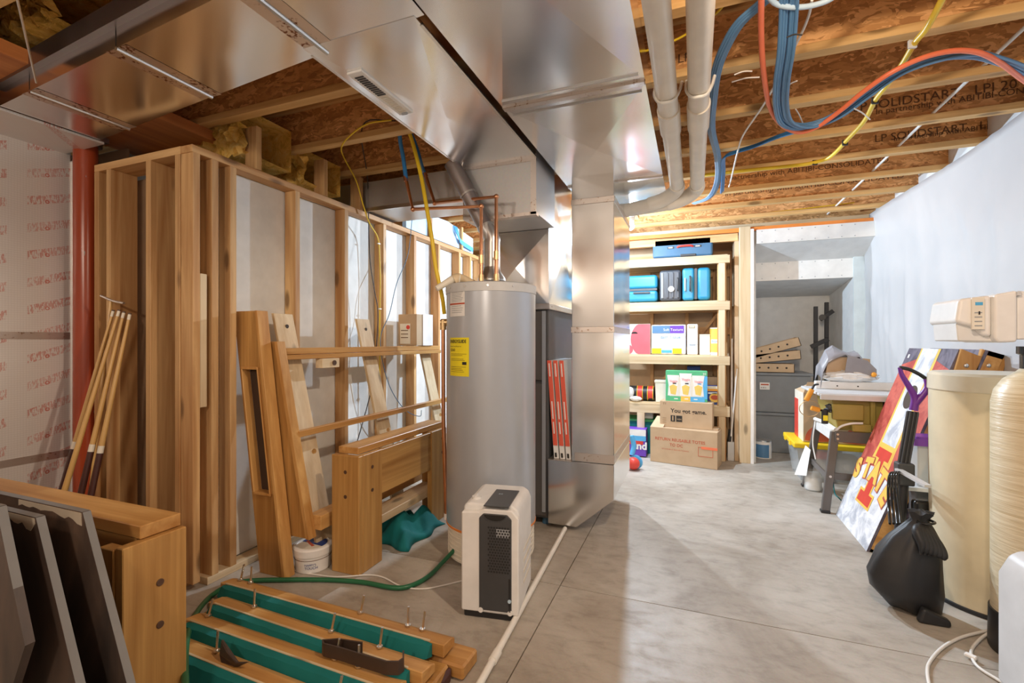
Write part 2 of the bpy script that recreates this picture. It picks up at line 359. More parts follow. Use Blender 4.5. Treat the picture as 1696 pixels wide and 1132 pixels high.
P = dict(
 drywall=((.80,.79,.76),.75), drywall_grey=((.70,.71,.71),.75), drywall_blue=((.62,.70,.72),.7), pvc=((.82,.76,.66),.35), pvc_white=((.86,.84,.78),.35),
 white=((.86,.85,.83),.35), white_gloss=((.88,.87,.85),.2), offwhite=((.80,.80,.79),.4), black=((.02,.02,.022),.45), black_gloss=((.02,.02,.02),.18), charcoal=((.06,.062,.066),.4), dark_grey=((.10,.10,.105),.45),
 grey=((.34,.36,.38),.5), tote_grey=((.25,.27,.29),.45), tank_grey=((.43,.46,.51),.25), light_grey=((.62,.63,.64),.4), steel_grey=((.12,.11,.105),.4),
 blue_cable=((.10,.24,.44),.35), blue_pex=((.03,.20,.50),.35), orange_cable=((.85,.20,.09),.4), yellow_flex=((.85,.60,.03),.4), yellow=((.90,.62,.02),.4), yellow_label=((.92,.78,.02),.5),
 white_cable=((.80,.78,.74),.4), red=((.70,.06,.04),.4), filter_red=((.80,.12,.07),.5), teal=((.0,.165,.16),.8), teal_cloth=((.0,.16,.17),.85), hose=((.02,.15,.065),.35),
 beige_tank=((.76,.66,.46),.4), beige_lid=((.76,.68,.52),.4), leather=((.055,.035,.027),.4), orange=((.85,.36,.03),.4), orange_board=((.80,.26,.05),.5),
 purple=((.16,.03,.30),.35), purple_box=((.17,.06,.50),.45), suitcase_blue=((.03,.30,.52),.35), suitcase_navy=((.06,.16,.28),.45), suitcase_dark=((.09,.10,.12),.35),
 olive=((.36,.27,.06),.45), ink=((.03,.025,.02),.7), ink_brown=((.13,.06,.025),.8), ink_red=((.52,.10,.05),.7), gold=((.88,.55,.10),.45), plug=((.10,.05,.03),.45), wrap_brown=((.07,.025,.02),.3), cue=((.62,.38,.13),.3),
 green_box=((.10,.50,.24),.5), sky_blue=((.10,.45,.80),.5), navy=((.02,.06,.28),.5), pink_red=((.78,.14,.17),.5), cream=((.82,.77,.66),.5), stone_edge=((.22,.215,.21),.75), stone_chip=((.62,.54,.42),.8),
 fries=((.85,.62,.15),.5), bag_grey=((.30,.30,.33),.3), foam_blue=((.55,.72,.86),.5), caulk=((.80,.68,.52),.8), rib_green=((.05,.35,.12),.5), kraft=((.60,.44,.28),.7), kraft_shaded=((.30,.19,.11),.8), silver_paint=((.62,.62,.62),.3))
for k, (c, r) in P.items(): MDEF[k] = lambda k=k, c=c, r=r: plain(k, c, r)
MDEF['tank_grey'] = lambda: plain('tank_grey', (.47,.50,.55), .3, .35, var=.02)
MDEF['copper'] = lambda: plain('copper', (.72,.36,.20), .28, 1, var=.15)
MDEF['brass'] = lambda: plain('brass', (.72,.52,.28), .35, 1, var=.15)
MDEF['steel'] = lambda: plain('steel', (.72,.71,.69), .28, 1)
MDEF['vent_metal'] = lambda: plain('vent_metal', (.55,.55,.55), .35, 1)
MDEF['bulb_cool'] = lambda: plain('bulb_cool', (1,1,1), .3, em=((.88,.94,1), 60))
MDEF['clear'] = lambda: plain('clear', (.80,.85,.88), .15, alpha=.45)
MDEF['glass'] = lambda: plain('glass', (.9,.93,.93), .05, alpha=.35)
MDEF['pvc_warm'] = MDEF['pvc']
MDEF['bag_black'] = lambda: plain('bag_black', (.022,.022,.024), .5, spec=.5)
# ================================================================ SETTING
def struct(mb, name, mat, **k): return mb.build(name, mat, kind='structure', **k)
JB = 2.52                                    # underside of the joists
XL, XR, YB, YF = -3.9, 1.72, -2.6, 6.72
# floor: a dark bed with four slabs parted by saw-cut joints
fl = struct(B(XL-.1, XR+.1, YB-.1, YF+.1, -.08, -.012), 'floor', 'caulk')
for x0, x1 in ((XL, -.6525), (-.6475, XR)):
    for y0, y1 in ((YB, 2.363), (2.368, YF)): B(x0, x1, y0, y1, -.03, 0).build('slab', 'concrete', fl)
# walls
wr = struct(B(XR, XR+.1, YB, YF, 0, JB+.3), 'wall_right', 'drywall_grey')
wb = struct(B(XL, XR, YB-.1, YB, 0, JB+.3), 'wall_back', 'drywall')
wf = struct(B(XL, XR, YF, YF+.1, 0, JB+.3), 'wall_far', 'drywall_grey')
ws = struct(B(XL-.1, XL, YB, YF, 0, JB+.3), 'wall_side', 'drywall_grey')
# ceiling: deck, I-joists with flanges and webs
ce = struct(B(XL, XR, YB, YF, JB+.30, JB+.33), 'ceiling', 'osb_deck')
ny = []
y = -2.03
while y < 6.6:
    ny.append(y); y += .488
# the joist lying under the deck at Y 2.38, 2.87, 3.36 ...
off = 2.38-min(ny, key=lambda a: abs(a-2.38)); ny = [a+off for a in ny]
for y in ny:
    j = MB().box(XL, XR, y-.03, y+.03, JB, JB+.038).box(XL, XR, y-.03, y+.03, JB+.262, JB+.30).build('joist', 'flange_x', ce, bevel=.002)
    B(XL, XR, y-.006, y+.006, JB+.036, JB+.264).build('web', 'osb', j)
def web_text(s, px, py, Y, size, parent=ce, sx=1):
    p = onY(px, py, Y-.008); text(s, size, p, (1,0,0), (0,0,1), 'ink_brown', parent, 'joist_print', .001, sx)
yj = [min(ny, key=lambda a: abs(a-t)) for t in (2.38, 2.868, 3.356, 3.844, 4.332, 4.82)]
web_text('LP SOLIDSTART   LPI 20', 1412, 186, yj[2], .072, sx=1.0)
web_text('In partnership with ABITIBI-CONSOLIDATED', 1450, 190, yj[2], .048)
web_text('LP SOLIDSTART   LPI 20', 1448, 236, yj[3], .070)
web_text('In partnership with ABITIBI-CONSOLIDATED', 1480, 234, yj[3], .046)
web_text('In partnership with ABITIBI-CONSOLIDATED', 1195, 300, yj[4], .055, sx=1.1)
web_text('In partnership with ABITIBI-CONSOLIDATED', 1200, 325, yj[5], .055, sx=1.3)
web_text('LP', 1122, 105, yj[0], .06)
# big timber beam running to the steel column
bm_ = thing('timber_beam', 'wide orange-brown laminated timber beam above the ductwork at the left', 'beam', (-2.95, 1.2, JB-.06))
B(-2.93, -2.66, .1, 2.2, JB-.06, JB+.0).build('ply', 'beam', bm_); B(-3.35, -2.935, .1, 2.2, JB-.055, JB).build('ply', 'beam', bm_)
# left wall: studs in front of drywall
WX = -2.36; WT = 2.27
wl = struct(B(WX-.112, WX-.095, 1.75, 5.1, .04, WT-.04), 'wall_left', 'drywall')
B(WX-.089, WX, 1.62, 5.08, WT-.04, WT-.002).build('top_plate', 'lumber_y', wl, bevel=.002)
B(WX-.089, WX, 1.70, 5.08, 0, .038).build('bottom_plate', 'pale_y', wl, bevel=.002)
for y1 in (1.662, 1.762, 1.867, 2.315, 2.766, 3.22, 3.67, 4.10, 4.54, 4.80, 5.06):
    B(WX-.089, WX, y1-.038, y1, .038, WT-.04).build('stud', 'lumber_z', wl, bevel=.002)
for y1, x1 in ((2.03, WX), (2.56, WX), (2.93, WX), (3.95, WX), (4.6, WX)):
    B(x1-.089, x1, y1-.038, y1, WT, JB).build('cripple_stud', 'lumber_z', wl, bevel=.002)
B(WX-.06, WX-.003, 1.664, 1.70, .93, 1.62).build('scrap_block', 'pale_z', wl, bevel=.002)
# short wall facing the camera, beside the steel column
wc = struct(MB().box(-3.2, WX-.15, 1.80, 1.815, .0, WT-.04).box(-3.5, -3.2, 1.80, 1.815, 0, 2.44), 'wall_corner', 'kraft_shaded')  # backing colour darkened to carry the shade of the dim corner
B(-3.17, WX-.0895, 1.62, 1.76, WT-.04, WT).build('top_plate', 'lumber_x', wc, bevel=.002)
B(-3.17, WX-.0895, 1.62, 1.76, 0, .038).build('bottom_plate', 'lumber_x', wc, bevel=.002)
for x0, x1 in ((WX-.130, WX-.092), (-2.72, -2.682), (-3.06, -3.022), (-3.17, -3.13)):
    B(x0, x1, 1.62, 1.757, .038, WT-.04).build('stud', 'lumber_z', wc, bevel=.002)
# foil faced insulation on the near left wall
wi = struct(B(-3.5, -3.44, -1.2, 1.70, 0, 2.37), 'wall_near_left', 'drywall')
for z0, z1 in ((0, .62), (.625, 1.30), (1.305, 2.36)): B(-3.44, -3.40, -1.2, 1.62, z0, z1).build('foil_panel', 'foil', wi)
B(-3.44, -3.385, 1.62, 1.68, 0, 2.33).build('foil_edge', 'foil', wi, bevel=.012)
for z in (.6225, 1.3025): B(-3.3995, -3.397, -1.2, 1.62, z-.02, z+.02).build('foil_tape', 'tape', wi)
B(-3.44, -3.04, .2, 1.60, 2.36, 2.372).build('foil_flap', 'foil', wi)
# yellow batts between the joists
def batt(c, s, seed):
    mb = MB(); rnd = random.Random(seed); nx, nz = 34, 10; q = []
    x0, x1, y0, y1, z0, z1 = s
    for i in range(nx+1):
        for k in range(nz+1):
            q.append((x0+(x1-x0)*i/nx, y0+rnd.uniform(-.03, .03), z0+(z1-z0)*k/nz+rnd.uniform(-.02, .02)*(0 if k == nz else 1)))
    for i in range(nx+1):
        for k in range(nz+1): q.append((x0+(x1-x0)*i/nx, y1, z0+(z1-z0)*k/nz))
    m = (nx+1)*(nz+1); f = []
    for i in range(nx):
        for k in range(nz):
            a = i*(nz+1)+k; f += [(a, a+nz+1, a+nz+2, a+1), (m+a+1, m+a+nz+2, m+a+nz+1, m+a)]
        a = i*(nz+1); f += [(a, m+a, m+a+nz+1, a+nz+1), (a+nz, a+2*nz+1, m+a+2*nz+1, m+a+nz)]
    mb.add(q, f); return mb
for k, (sz, lab) in enumerate((((-3.35, -2.42, 1.96, 2.3, 2.36, 2.62), 'yellow fibreglass batt behind the first short stud above the left wall'),
                 ((-3.3, -2.42, 2.42, 2.75, 2.33, 2.55), 'yellow fibreglass batt over the top plate, under the second joist bay'),
                 ((-3.05, -2.42, 1.10, 1.36, 2.58, 2.80), 'yellow fibreglass batt in the joist bay at the upper left corner'))):
    o = batt(None, sz, k).build('insulation_batt', 'insulation', smooth=60); tag(o, lab, 'insulation', 'fibreglass batts')
# far end: stud post, plates, alcove under the stairs
tr = struct(B(.44, .545, 5.44, 5.53, 0, 2.47), 'trim_1', 'pale_z', bevel=.003)
B(.545, .575, 5.44, 5.47, 0, 2.44).build('drywall_edge', 'white', tr)
t2 = struct(B(-2.2, 1.60, 5.56, 5.60, 2.44, 2.52), 'trim_2', 'pale_x')
B(-2.2, .43, 5.50, 5.56, 2.34, 2.42).build('plate', 'lumber_x', t2); B(-2.2, .43, 5.93, 5.97, 2.24, 2.31).build('plate', 'lumber_x', t2)
ob = struct(MB().box(-1.2, 1.64, 5.47, 5.50, 2.425, 2.465), 'trim_3', 'orange_board')
# alcove
D = 'drywall_grey'
wa = struct(B(.60, 1.64, 5.46, 5.48, 2.285, 2.43), 'wall_alcove', 'drywall')
MB().prism([(5.48, 2.285), (5.80, 2.135), (5.80, 2.15), (5.48, 2.30)], 'yz', .60, 1.64).build('soffit', D, wa)
B(.60, 1.64, 5.80, 5.82, 1.935, 2.15).build('riser_panel', 'drywall', wa)
MB().prism([(5.82, 1.935), (6.70, 1.83), (6.70, 1.85), (5.82, 1.95)], 'yz', .60, 1.64).build('soffit', D, wa)
B(1.53, 1.55, 5.80, 6.70, 0, 1.95).build('side_panel', D, wa)
B(1.53, 1.70, 5.78, 5.80, 0, 2.2).build('moisture_board', 'drywall_blue', wa)
B(.565, .60, 5.5, 6.70, 0, 2.44).build('side_panel', D, wa)
screws = MB()
for px in range(1262, 1430, 22):
    for z in (2.30, 2.41): p = onY(px, 400, 5.459); screws.cyl((p.x, 5.456, z), (p.x, 5.461, z), .005, n=6)
    for z in (1.96, 2.12): p = onY(px, 450, 5.799); screws.cyl((p.x, 5.796, z), (p.x, 5.801, z), .005, n=6)
screws.build('screw', 'grey', wa, kind='stuff')
# back wall behind the shelf: studs + sheathing
ww = struct(B(-2.3, .44, 6.02, 6.04, 0, 2.5), 'wall_shelf', 'kraft')
for x in (-.9, -.5, -.1, .2, .38): B(x, x+.038, 5.93, 6.02, 0, 2.24).build('stud', 'lumber_z', ww)
for z in (2.02, 1.35, .5): B(-.9, .42, 5.96, 5.99, z, z+.089).build('blocking', 'lumber_x', ww)
B(.40, .438, 5.52, 6.0, 0, 2.4).build('side_panel', 'kraft', ww)
# plastic sheeting on the right wall
def sheet():
    mb = MB(); ny_, nz = 150, 50; q = []; rnd = random.Random(3)
    folds = [(rnd.uniform(4.6, 5.8), rnd.uniform(.006, .02), rnd.uniform(.03, .07)) for _ in range(16)]
    diag = [(rnd.uniform(-.8, 6), rnd.uniform(.2, 1.0), rnd.uniform(.01, .028), rnd.uniform(.02, .07)) for _ in range(26)]
    for i in range(ny_+1):
        y = .4+5.4*i/ny_
        for k in range(nz+1):
            z = .02+(JB-.02)*k/nz; x = 1.64
            for c, a, s in folds: x -= .6*a*math.exp(-((y-c-.18*(z-1.9))/s)**2)*(1-min(1, max(0, (z-1.6)/.5)))
            for c, sl, a, s in diag: x -= .28*a*math.exp(-((y-c-sl*(z-1.2))/s)**2)
            x -= .025*math.sin(y*2.1+z)+.02*math.sin(3*z+y)
            yy = y
            if i == ny_: yy = y-.10*math.exp(-((z-2.3)/.25)**2)+.07*math.exp(-((z-2.0)/.12)**2)
            q.append((x, yy, z))
    f = [(i*(nz+1)+k, (i+1)*(nz+1)+k, (i+1)*(nz+1)+k+1, i*(nz+1)+k+1) for i in range(ny_) for k in range(nz)]
    mb.add(q, f); o = mb.build('plastic_sheeting', 'sheet', smooth=80, fix=False)
    s = o.modifiers.new('s', 'SOLIDIFY'); s.thickness = .002
    return tag(o, 'white translucent plastic sheeting hung over the whole right wall', 'plastic sheet')
sheet()
# bare bulb at the far end
LB = V((-.567, 4.56, 2.31))
bl = thing('light_bulb', 'bare lit bulb on a ceiling holder just behind the silver ducts', 'light', (LB.x, LB.y, 2.5))
B(LB.x-.05, LB.x+.05, 4.29, 4.86, 2.498, 2.5198).build('mounting_board', 'lumber_y', bl); MB().lathe((LB.x,LB.y,2.39), [(.05,.106),(.05,.08),(.03,.0)], 20).build('holder', 'white', bl, smooth=True)
MB().blob(LB+V((0,0,.055)), .038, nu=16).build('bulb_glass', 'bulb_cool', bl, smooth=True)

# ================================================================ DUCTS
ZD = 2.37
def panel(x0, x1, y0, y1, z, d=.010):       # cross-broken sheet on the underside
    cx, cy = (x0+x1)/2, (y0+y1)/2
    return MB().add([(x0,y0,z),(x1,y0,z),(x1,y1,z),(x0,y1,z),(cx,cy,z-d),(x0,y0,z+.01),(x1,y0,z+.01),(x1,y1,z+.01),(x0,y1,z+.01)],
        [(0,4,1),(1,4,2),(2,4,3),(3,4,0),(5,6,7,8),(0,1,6,5),(1,2,7,6),(2,3,8,7),(3,0,5,8)])
# cross duct (skewed), at the upper left
A_, C_, D_, G_ = (-3.02,1.174), (-.86,1.015), (-3.03,1.572), (-.86,1.366)
cd = thing('cross_duct', 'broad flat galvanized duct crossing under the joists at the upper left', 'duct', (-1.9, 1.3, ZD))
def lerp(a, b, t): return (a[0]+(b[0]-a[0])*t, a[1]+(b[1]-a[1])*t)
cuts = [0, .205, .545, .93, 1.0]
# seams lie along Y: take them at constant X
xs = [-3.025, -2.72, -2.02, -1.30, -.843]
def ylo(x): t = (x-A_[0])/(C_[0]-A_[0]); return A_[1]+(C_[1]-A_[1])*t
def yhi(x): t = (x-D_[0])/(G_[0]-D_[0]); return D_[1]+(G_[1]-D_[1])*t
for a, b in zip(xs, xs[1:]):
    a += .004; b -= .004; cx = (a+b)/2; cy = (ylo(cx)+yhi(cx))/2; z = ZD
    q = [(a,ylo(a),z),(b,ylo(b),z),(b,yhi(b),z),(a,yhi(a),z),(cx,cy,z-.0004)]; q += [(p[0],p[1],z+.08) for p in q[:4]]
    MB().add(q, [(0,4,1),(1,4,2),(2,4,3),(3,4,0),(5,6,7,8),(0,1,6,5),(1,2,7,6),(2,3,8,7),(3,0,5,8)]).build('duct_section', 'galv', cd)
for x in xs[1:4]:
    MB().cyl((x,ylo(x),z-.002),(x,yhi(x),z-.002),.009,n=8).build('seam_cleat', 'steel', cd, smooth=True)
    for s in (-1, 1): MB().add([(x+s*.012,ylo(x),z-.0010),(x+s*.062,ylo(x),z-.0012),(x+s*.062,yhi(x),z-.0012),(x+s*.012,yhi(x),z-.0010)],[(0,1,2,3)]).build('tape_strip', 'tape_print', cd)
xs0 = xs[0]
MB().prism([(-3.025,1.21),(-.9,1.05),(-.9,.99),(-3.025,1.15)], 'xy', ZD+.075, ZD+.15).build('duct_flange', 'galv_dark', cd)
# dark round duct above it
o = MB().cyl((-3.3,.86,2.62),(-1.2,.80,2.66),.10,n=20).build('round_duct', 'galv_dark', smooth=True); tag(o, 'dark round metal duct in the joist space above the flat cross duct', 'duct')
o = MB().cyl(atD(60,137,1.88), atD(15,-60,1.45), .004, n=6).build('hanger_rod', 'steel', smooth=True); tag(o, 'thin steel hanger rod at the upper left corner holding the cross duct', 'rod')
# branch duct with the floor register
b2 = thing('branch_duct', 'flat galvanized duct with a white louvred register on its underside', 'duct', (-1.12, 2.0, ZD))
x0, x1 = -1.367, -.881
B(x0, x1, 1.355, 2.66, ZD+.011, ZD+.145).build('duct_body', 'galv', b2); panel(x0, x1, 1.355, 2.66, ZD-.002, .008).build('bottom_panel', 'galv', b2)
for x in (x0, x1): B(x-.006, x+.006, 1.40, 2.66, ZD-.004, ZD+.004).build('edge_seam', 'steel', b2)
B(x0, x1, 2.66, 3.06, 2.04, ZD+.145).build('elbow', 'galv_dull', b2); B(x0, x1+.004, 2.652, 2.664, ZD-.02, ZD+.02).build('tape_strip', 'tape', b2)
B(x1-.03, x1+.004, 2.650, 2.658, 2.03, ZD).build('tape_strip', 'tape', b2); B(x0+.05, x1+.004, 2.650, 2.70, 2.025, 2.045).build('tape_strip', 'tape', b2)
# register: photo corners
rg = [onZ(*p, ZD-.012) for p in ((578,121),(601,117),(683,187),(658,192))]
rc = sum(rg, V())/4
rgo = B(-1.312, -1.195, 1.46, 1.90, ZD-.014, ZD-.006)
rgx = (min(p.x for p in rg), max(p.x for p in rg)); rgy = (min(p.y for p in rg), max(p.y for p in rg))
rgx = ((rg[0].x+rg[3].x)/2, (rg[1].x+rg[2].x)/2); rgy = ((rg[0].y+rg[1].y)/2, (rg[2].y+rg[3].y)/2)
reg = MB().prism([(rgx[0],rgy[0]),(rgx[1],rgy[0]),(rgx[1],rgy[1]),(rgx[0],rgy[1])], 'xy', ZD-.014, ZD-.004).build('register', 'white', b2, label='white louvred register', bevel=.002)
wx, wy = rgx[1]-rgx[0], rgy[1]-rgy[0]
for k in range(22):
    y = rgy[0]+wy*(.09+.82*k/21)
    (B(rgx[0]+wx*.22, rgx[1]-wx*.22, y-.004, y+.004, ZD-.0165, ZD-.0135)).build('slot', 'black' if k < 11 else 'cream', reg)
B(rgx[0]+wx*.3, rgx[0]+wx*.7, rgy[1]-.02, rgy[1]-.012, ZD-.022, ZD-.013).build('lever', 'grey', reg)
# main return trunk
tr3 = thing('return_trunk_duct', 'large silver trunk duct with diagonal creases running down the middle of the ceiling', 'duct', (-.52, 2.0, ZD))
x0, x1 = -.84, -.194
B(x0, x1, .45, 3.95, ZD+.011, ZD+.145).build('duct_body', 'galv', tr3)
for a, b in ((.45, 2.04), (2.06, 3.25), (3.27, 3.95)): panel(x0, x1, a, b, ZD, .016).build('bottom_panel', 'galv', tr3)
for y in (2.05, 3.26): B(x0, x1, y-.018, y+.018, ZD-.010, ZD+.004).build('seam_cleat', 'tape', tr3, bevel=.003)
for y in (1.98, 2.12): B(x0+.02, x1-.02, y-.002, y+.002, ZD-.008, ZD+.002).build('stiffening_bead', 'galv_dull', tr3)
# drop duct, boot
dd = thing('return_drop_duct', 'tall square galvanized duct dropping from the trunk duct to the floor boot', 'duct', (-.62, 3.4, .03))
ux0, ux1, uy0, uy1 = -.765, -.485, 3.07, 3.86
for z0, z1 in ((.47, 1.335), (1.36, 2.185), (2.21, ZD)): B(ux0, ux1, uy0, uy1, z0, z1).build('duct_section', 'galv', dd, bevel=.003)
for z in (1.348, 2.198): B(ux0-.004, ux1+.004, uy0-.004, uy1, z-.02, z+.02).build('tape_strip', 'tape', dd, bevel=.002)
B(ux0+.02, ux1+.003, uy0-.003, uy1, .475, .53).build('tape_strip', 'tape', dd, bevel=.002)
MB().prism([(-.93,.03),(-.732,.03),(-.485,.24),(-.485,.466),(-.93,.466)], 'xz', uy0, uy1).build('boot', 'galv', dd, bevel=.003)
B(-.93, -.765, uy0, uy1, .462, .468).build('boot_top', 'tape', dd)
# furnace and plenum
fu = thing('furnace', 'dark grey steel furnace cabinet standing behind the water heater', 'furnace', (-1.17, 3.45, 0))
B(-1.42, -.935, 3.10, 3.85, .05, 1.50).build('cabinet', 'dark_grey', fu, bevel=.006)
B(-1.40, -.955, 3.085, 3.10, .07, .98).build('door', 'steel_grey', fu, bevel=.004); B(-1.40, -.955, 3.085, 3.10, 1.0, 1.48).build('door', 'steel_grey', fu, bevel=.004)
B(-.975, -.95, 3.075, 3.086, .1, 1.48).build('corner_trim', 'tank_grey', fu)
for x in (-1.38, -.97): MB().cyl((x,3.15,0),(x,3.15,.05),.025,n=12).build('foot', 'suitcase_navy', fu, smooth=True)
pl = thing('supply_plenum', 'galvanized plenum box with a diagonal crease on top of the furnace', 'duct', (-1.16, 3.4, 1.5))
q = [(-1.40,3.07,1.52),(-.925,3.07,1.52),(-.925,3.07,2.03),(-1.40,3.07,2.03),(-1.16,3.05,1.78)]
MB().add(q+[(-1.40,3.80,1.52),(-.925,3.80,1.52),(-.925,3.80,2.5),(-1.40,3.80,2.5),(-1.40,3.07,2.5),(-.925,3.07,2.5),(-.905,3.43,1.95)],
  [(0,1,4),(1,2,4),(2,3,4),(3,0,4),(0,3,9,8,5),(3,2,10,9),(5,8,7,6),(0,5,6,1),(9,10,7,8),(1,6,11),(6,7,11),(7,10,11),(10,2,11),(2,1,11)]).build('plenum_body', 'galv', pl)
B(-1.41, -.915, 3.06, 3.81, 1.49, 1.53).build('tape_strip', 'tape', pl, bevel=.003)
# duct crossing above the left wall
o = thing('supply_cross_duct', 'shiny metal duct passing over the top plate of the left stud wall', 'duct', (-2.2, 3.15, 2.3))
B(-3.5, -1.40, 2.97, 3.36, 2.285, 2.50).build('duct_body', 'galv_dull', o); B(-3.5,-1.40,2.962,2.972,2.272,2.30).build('edge_seam', 'steel', o)
# furnace filters
for k in range(3):
    xb = -.895+.043*k; xt = xb-.052
    f = thing('furnace_filter', ['left', 'middle', 'right'][k]+' of three orange-edged furnace filters leaning on the duct boot', 'filter', (xb, 3.3, .468), 'furnace filters on the boot')
    def sl(x0, x1, y0, y1, z0, z1, xb=xb, xt=xt):
        g = lambda z: xb+(xt-xb)*(z-.468)/.68
        return MB().add([(x0+g(z0),y0,z0),(x1+g(z0),y0,z0),(x1+g(z0),y1,z0),(x0+g(z0),y1,z0),(x0+g(z1),y0,z1),(x1+g(z1),y0,z1),(x1+g(z1),y1,z1),(x0+g(z1),y1,z1)],
          [(0,3,2,1),(4,5,6,7),(0,1,5,4),(1,2,6,5),(2,3,7,6),(3,0,4,7)])
    sl(0, .033, 3.10, 3.55, .47, 1.14).build('frame', 'white', f); sl(.002, .031, 3.095, 3.101, .56, 1.14).build('edge_band', 'filter_red', f)
    for z0, z1 in ((1.03, 1.12), (.74, .86), (.64, .72)): sl(.011, .019, 3.0935, 3.0955, z0, z1).build('printed_line', 'white', f)
    sl(.009, .022, 3.093, 3.0955, .48, .51).build('printed_mark', 'ink', f)

# ================================================================ WHITE VENT PIPES
for k, (x, lab) in enumerate(((-.112, 'cream plastic vent pipe nearer the trunk duct'), (.018, 'cream plastic vent pipe nearer the blue cables'))):
    t = thing('vent_pipe', lab, 'pipe', (x, 2.4, 2.32), 'cream vent pipes')
    z = 2.345
    yend = (3.42, 3.46)[k]
    MB().cyl((x,.7,z),(x,2.30,z),.0445,n=24).build('pipe', 'pvc', t, smooth=True); MB().cyl((x,2.28,z),(x,2.52,z),.051,n=24).build('coupling', 'pvc', t, smooth=True)
    MB().cyl((x,2.52,z),(x,yend,z),.0445,n=24).build('pipe', 'pvc', t, smooth=True)
    zz = z-.06
    MB().tube([(x,yend-.02,z),(x,yend+.06,z),(x-.03,yend+.11,z-.02),(x-.10,yend+.14,z-.05),(x-.20,yend+.15,z-.07)], .05, 20).build('elbow', 'pvc', t, smooth=60)
    MB().cyl((x-.18,yend+.15,z-.07),(-.5,yend+.18,z-.085),.0445,n=24).build('pipe', 'pvc', t, smooth=True)
    MB().tube([(x-.05,2.16,z+.05),(x-.05,2.14,z),(x-.03,2.12,z-.042),(x,2.11,z-.052),(x+.03,2.12,z-.042),(x+.05,2.14,z),(x+.062,2.16,z+.05)], .007, 6).build('strap', 'pvc_white', t, smooth=60)
    text('PVC-1120 SCH 40 CELLULAR CORE ASTM F891', .022, (x-.008,.95,z-.0445), (0,1,0), (1,.0,0), 'ink_brown', t, 'pipe_print', .001)
# ================================================================ WATER HEATER AND PIPES
hx, hy, hr = -1.146, 2.60, .268
wh = thing('water_heater', 'tall grey cylindrical water heater with a yellow energy label', 'water heater', (hx, hy, 0))
MB().lathe((hx,hy,0), [(hr,.20),(hr,1.555),(hr-.004,1.56)], 64).build('tank', 'tank_grey', wh, smooth=True)
MB().lathe((hx,hy,0), [(hr-.012,.02),(hr-.012,.20)], 64).build('lower_skirt', 'cream', wh, smooth=True)  # cream colour stands in for the floor's reflection on the skirt
MB().lathe((hx,hy,0), [(hr-.004,.195),(hr+.002,.20),(hr+.002,.21),(hr-.004,.215)], 64).build('red_ring', 'orange_board', wh, smooth=True)
for k in range(7): MB().lathe((hx,hy,0), [(hr-.012,.03+.024*k),(hr-.008,.034+.024*k),(hr-.012,.038+.024*k)], 48).build('reflection_stripe', 'cream', wh, smooth=True)  # raised rings imitate the stripes of the floor's reflection
MB().lathe((hx,hy,0), [(hr+.004,1.55),(hr+.005,1.597),(hr-.006,1.604),(hr-.03,1.606),(.0,1.606)], 64).build('top_cap', 'light_grey', wh, smooth=True)
for a in (200, 235, 262, 290, 320):
    p = V((hx+(hr+.004)*math.cos(R(a)), hy+(hr+.004)*math.sin(R(a)), 1.578)); q = V((math.cos(R(a)), math.sin(R(a)), 0)); MB().cyl(p, p+q*.005, .006, n=8).build('screw', 'steel', wh)
def wrap(px0, px1, z0, z1, mat, name, rad=hr, off=.0015, n=8):
    a = []
    for px in (px0, px1):   # angle where the sight line meets the tank
        u, v, _ = ray(px, 500); L = math.hypot(u, v); dx, dy = u/L, v/L; b = dx*hx+dy*hy; d = b-math.sqrt(max(0, b*b-(hx*hx+hy*hy-rad*rad))); a.append(math.atan2(d*dy-hy, d*dx-hx))
    r = rad+off; q = []
    for i in range(n+1):
        t = a[0]+(a[1]-a[0])*i/n; q += [(hx+r*math.cos(t), hy+r*math.sin(t), z0), (hx+r*math.cos(t), hy+r*math.sin(t), z1)]
    MB().add(q, [(2*i,2*i+2,2*i+3,2*i+1) for i in range(n)]).build(name, mat, wh, fix=False); return a
wrap(746, 770, 1.412, 1.555, 'white', 'warning_label'); wrap(746, 770, 1.478, 1.487, 'ink_red', 'label_band', off=.0025)
for k in range(11):
    z = 1.548-.0085*k if k < 7 else 1.47-.012*(k-7)
    wrap(749, 767-(k*5 % 4), z-.0015, z+.001, 'grey', 'printed_line', off=.0025, n=4)
aa = wrap(746, 777, 1.075, 1.292, 'yellow_label', 'energy_label')
a0 = aa[0]
def on(a, z): return (hx+hr*math.cos(a), hy+hr*math.sin(a), z)
text('ENERGYGUIDE', .026, on(a0+.02, 1.262), (1,0,0), (0,0,1), 'ink', wh, 'lettering', .003, .78, wrap=((hx,hy), hr), bold=.0006)
text('Estimated Yearly Energy Cost', .009, on(a0+.03, 1.24), (1,0,0), (0,0,1), 'ink', wh, 'lettering', .003, .9, wrap=((hx,hy), hr))
text('$260', .022, on(a0+.04, 1.215), (1,0,0), (0,0,1), 'ink', wh, 'lettering', .003, 1, wrap=((hx,hy), hr))
for k, z in enumerate((1.20, 1.192, 1.172, 1.164, 1.128, 1.118, 1.11, 1.10)): wrap(748, 773-(k*7 % 9), z-.0012, z+.0006, 'ink_brown', 'printed_line', off=.0025, n=4)
wrap(766, 773, 1.14, 1.156, 'ink', 'printed_block', off=.003, n=3)
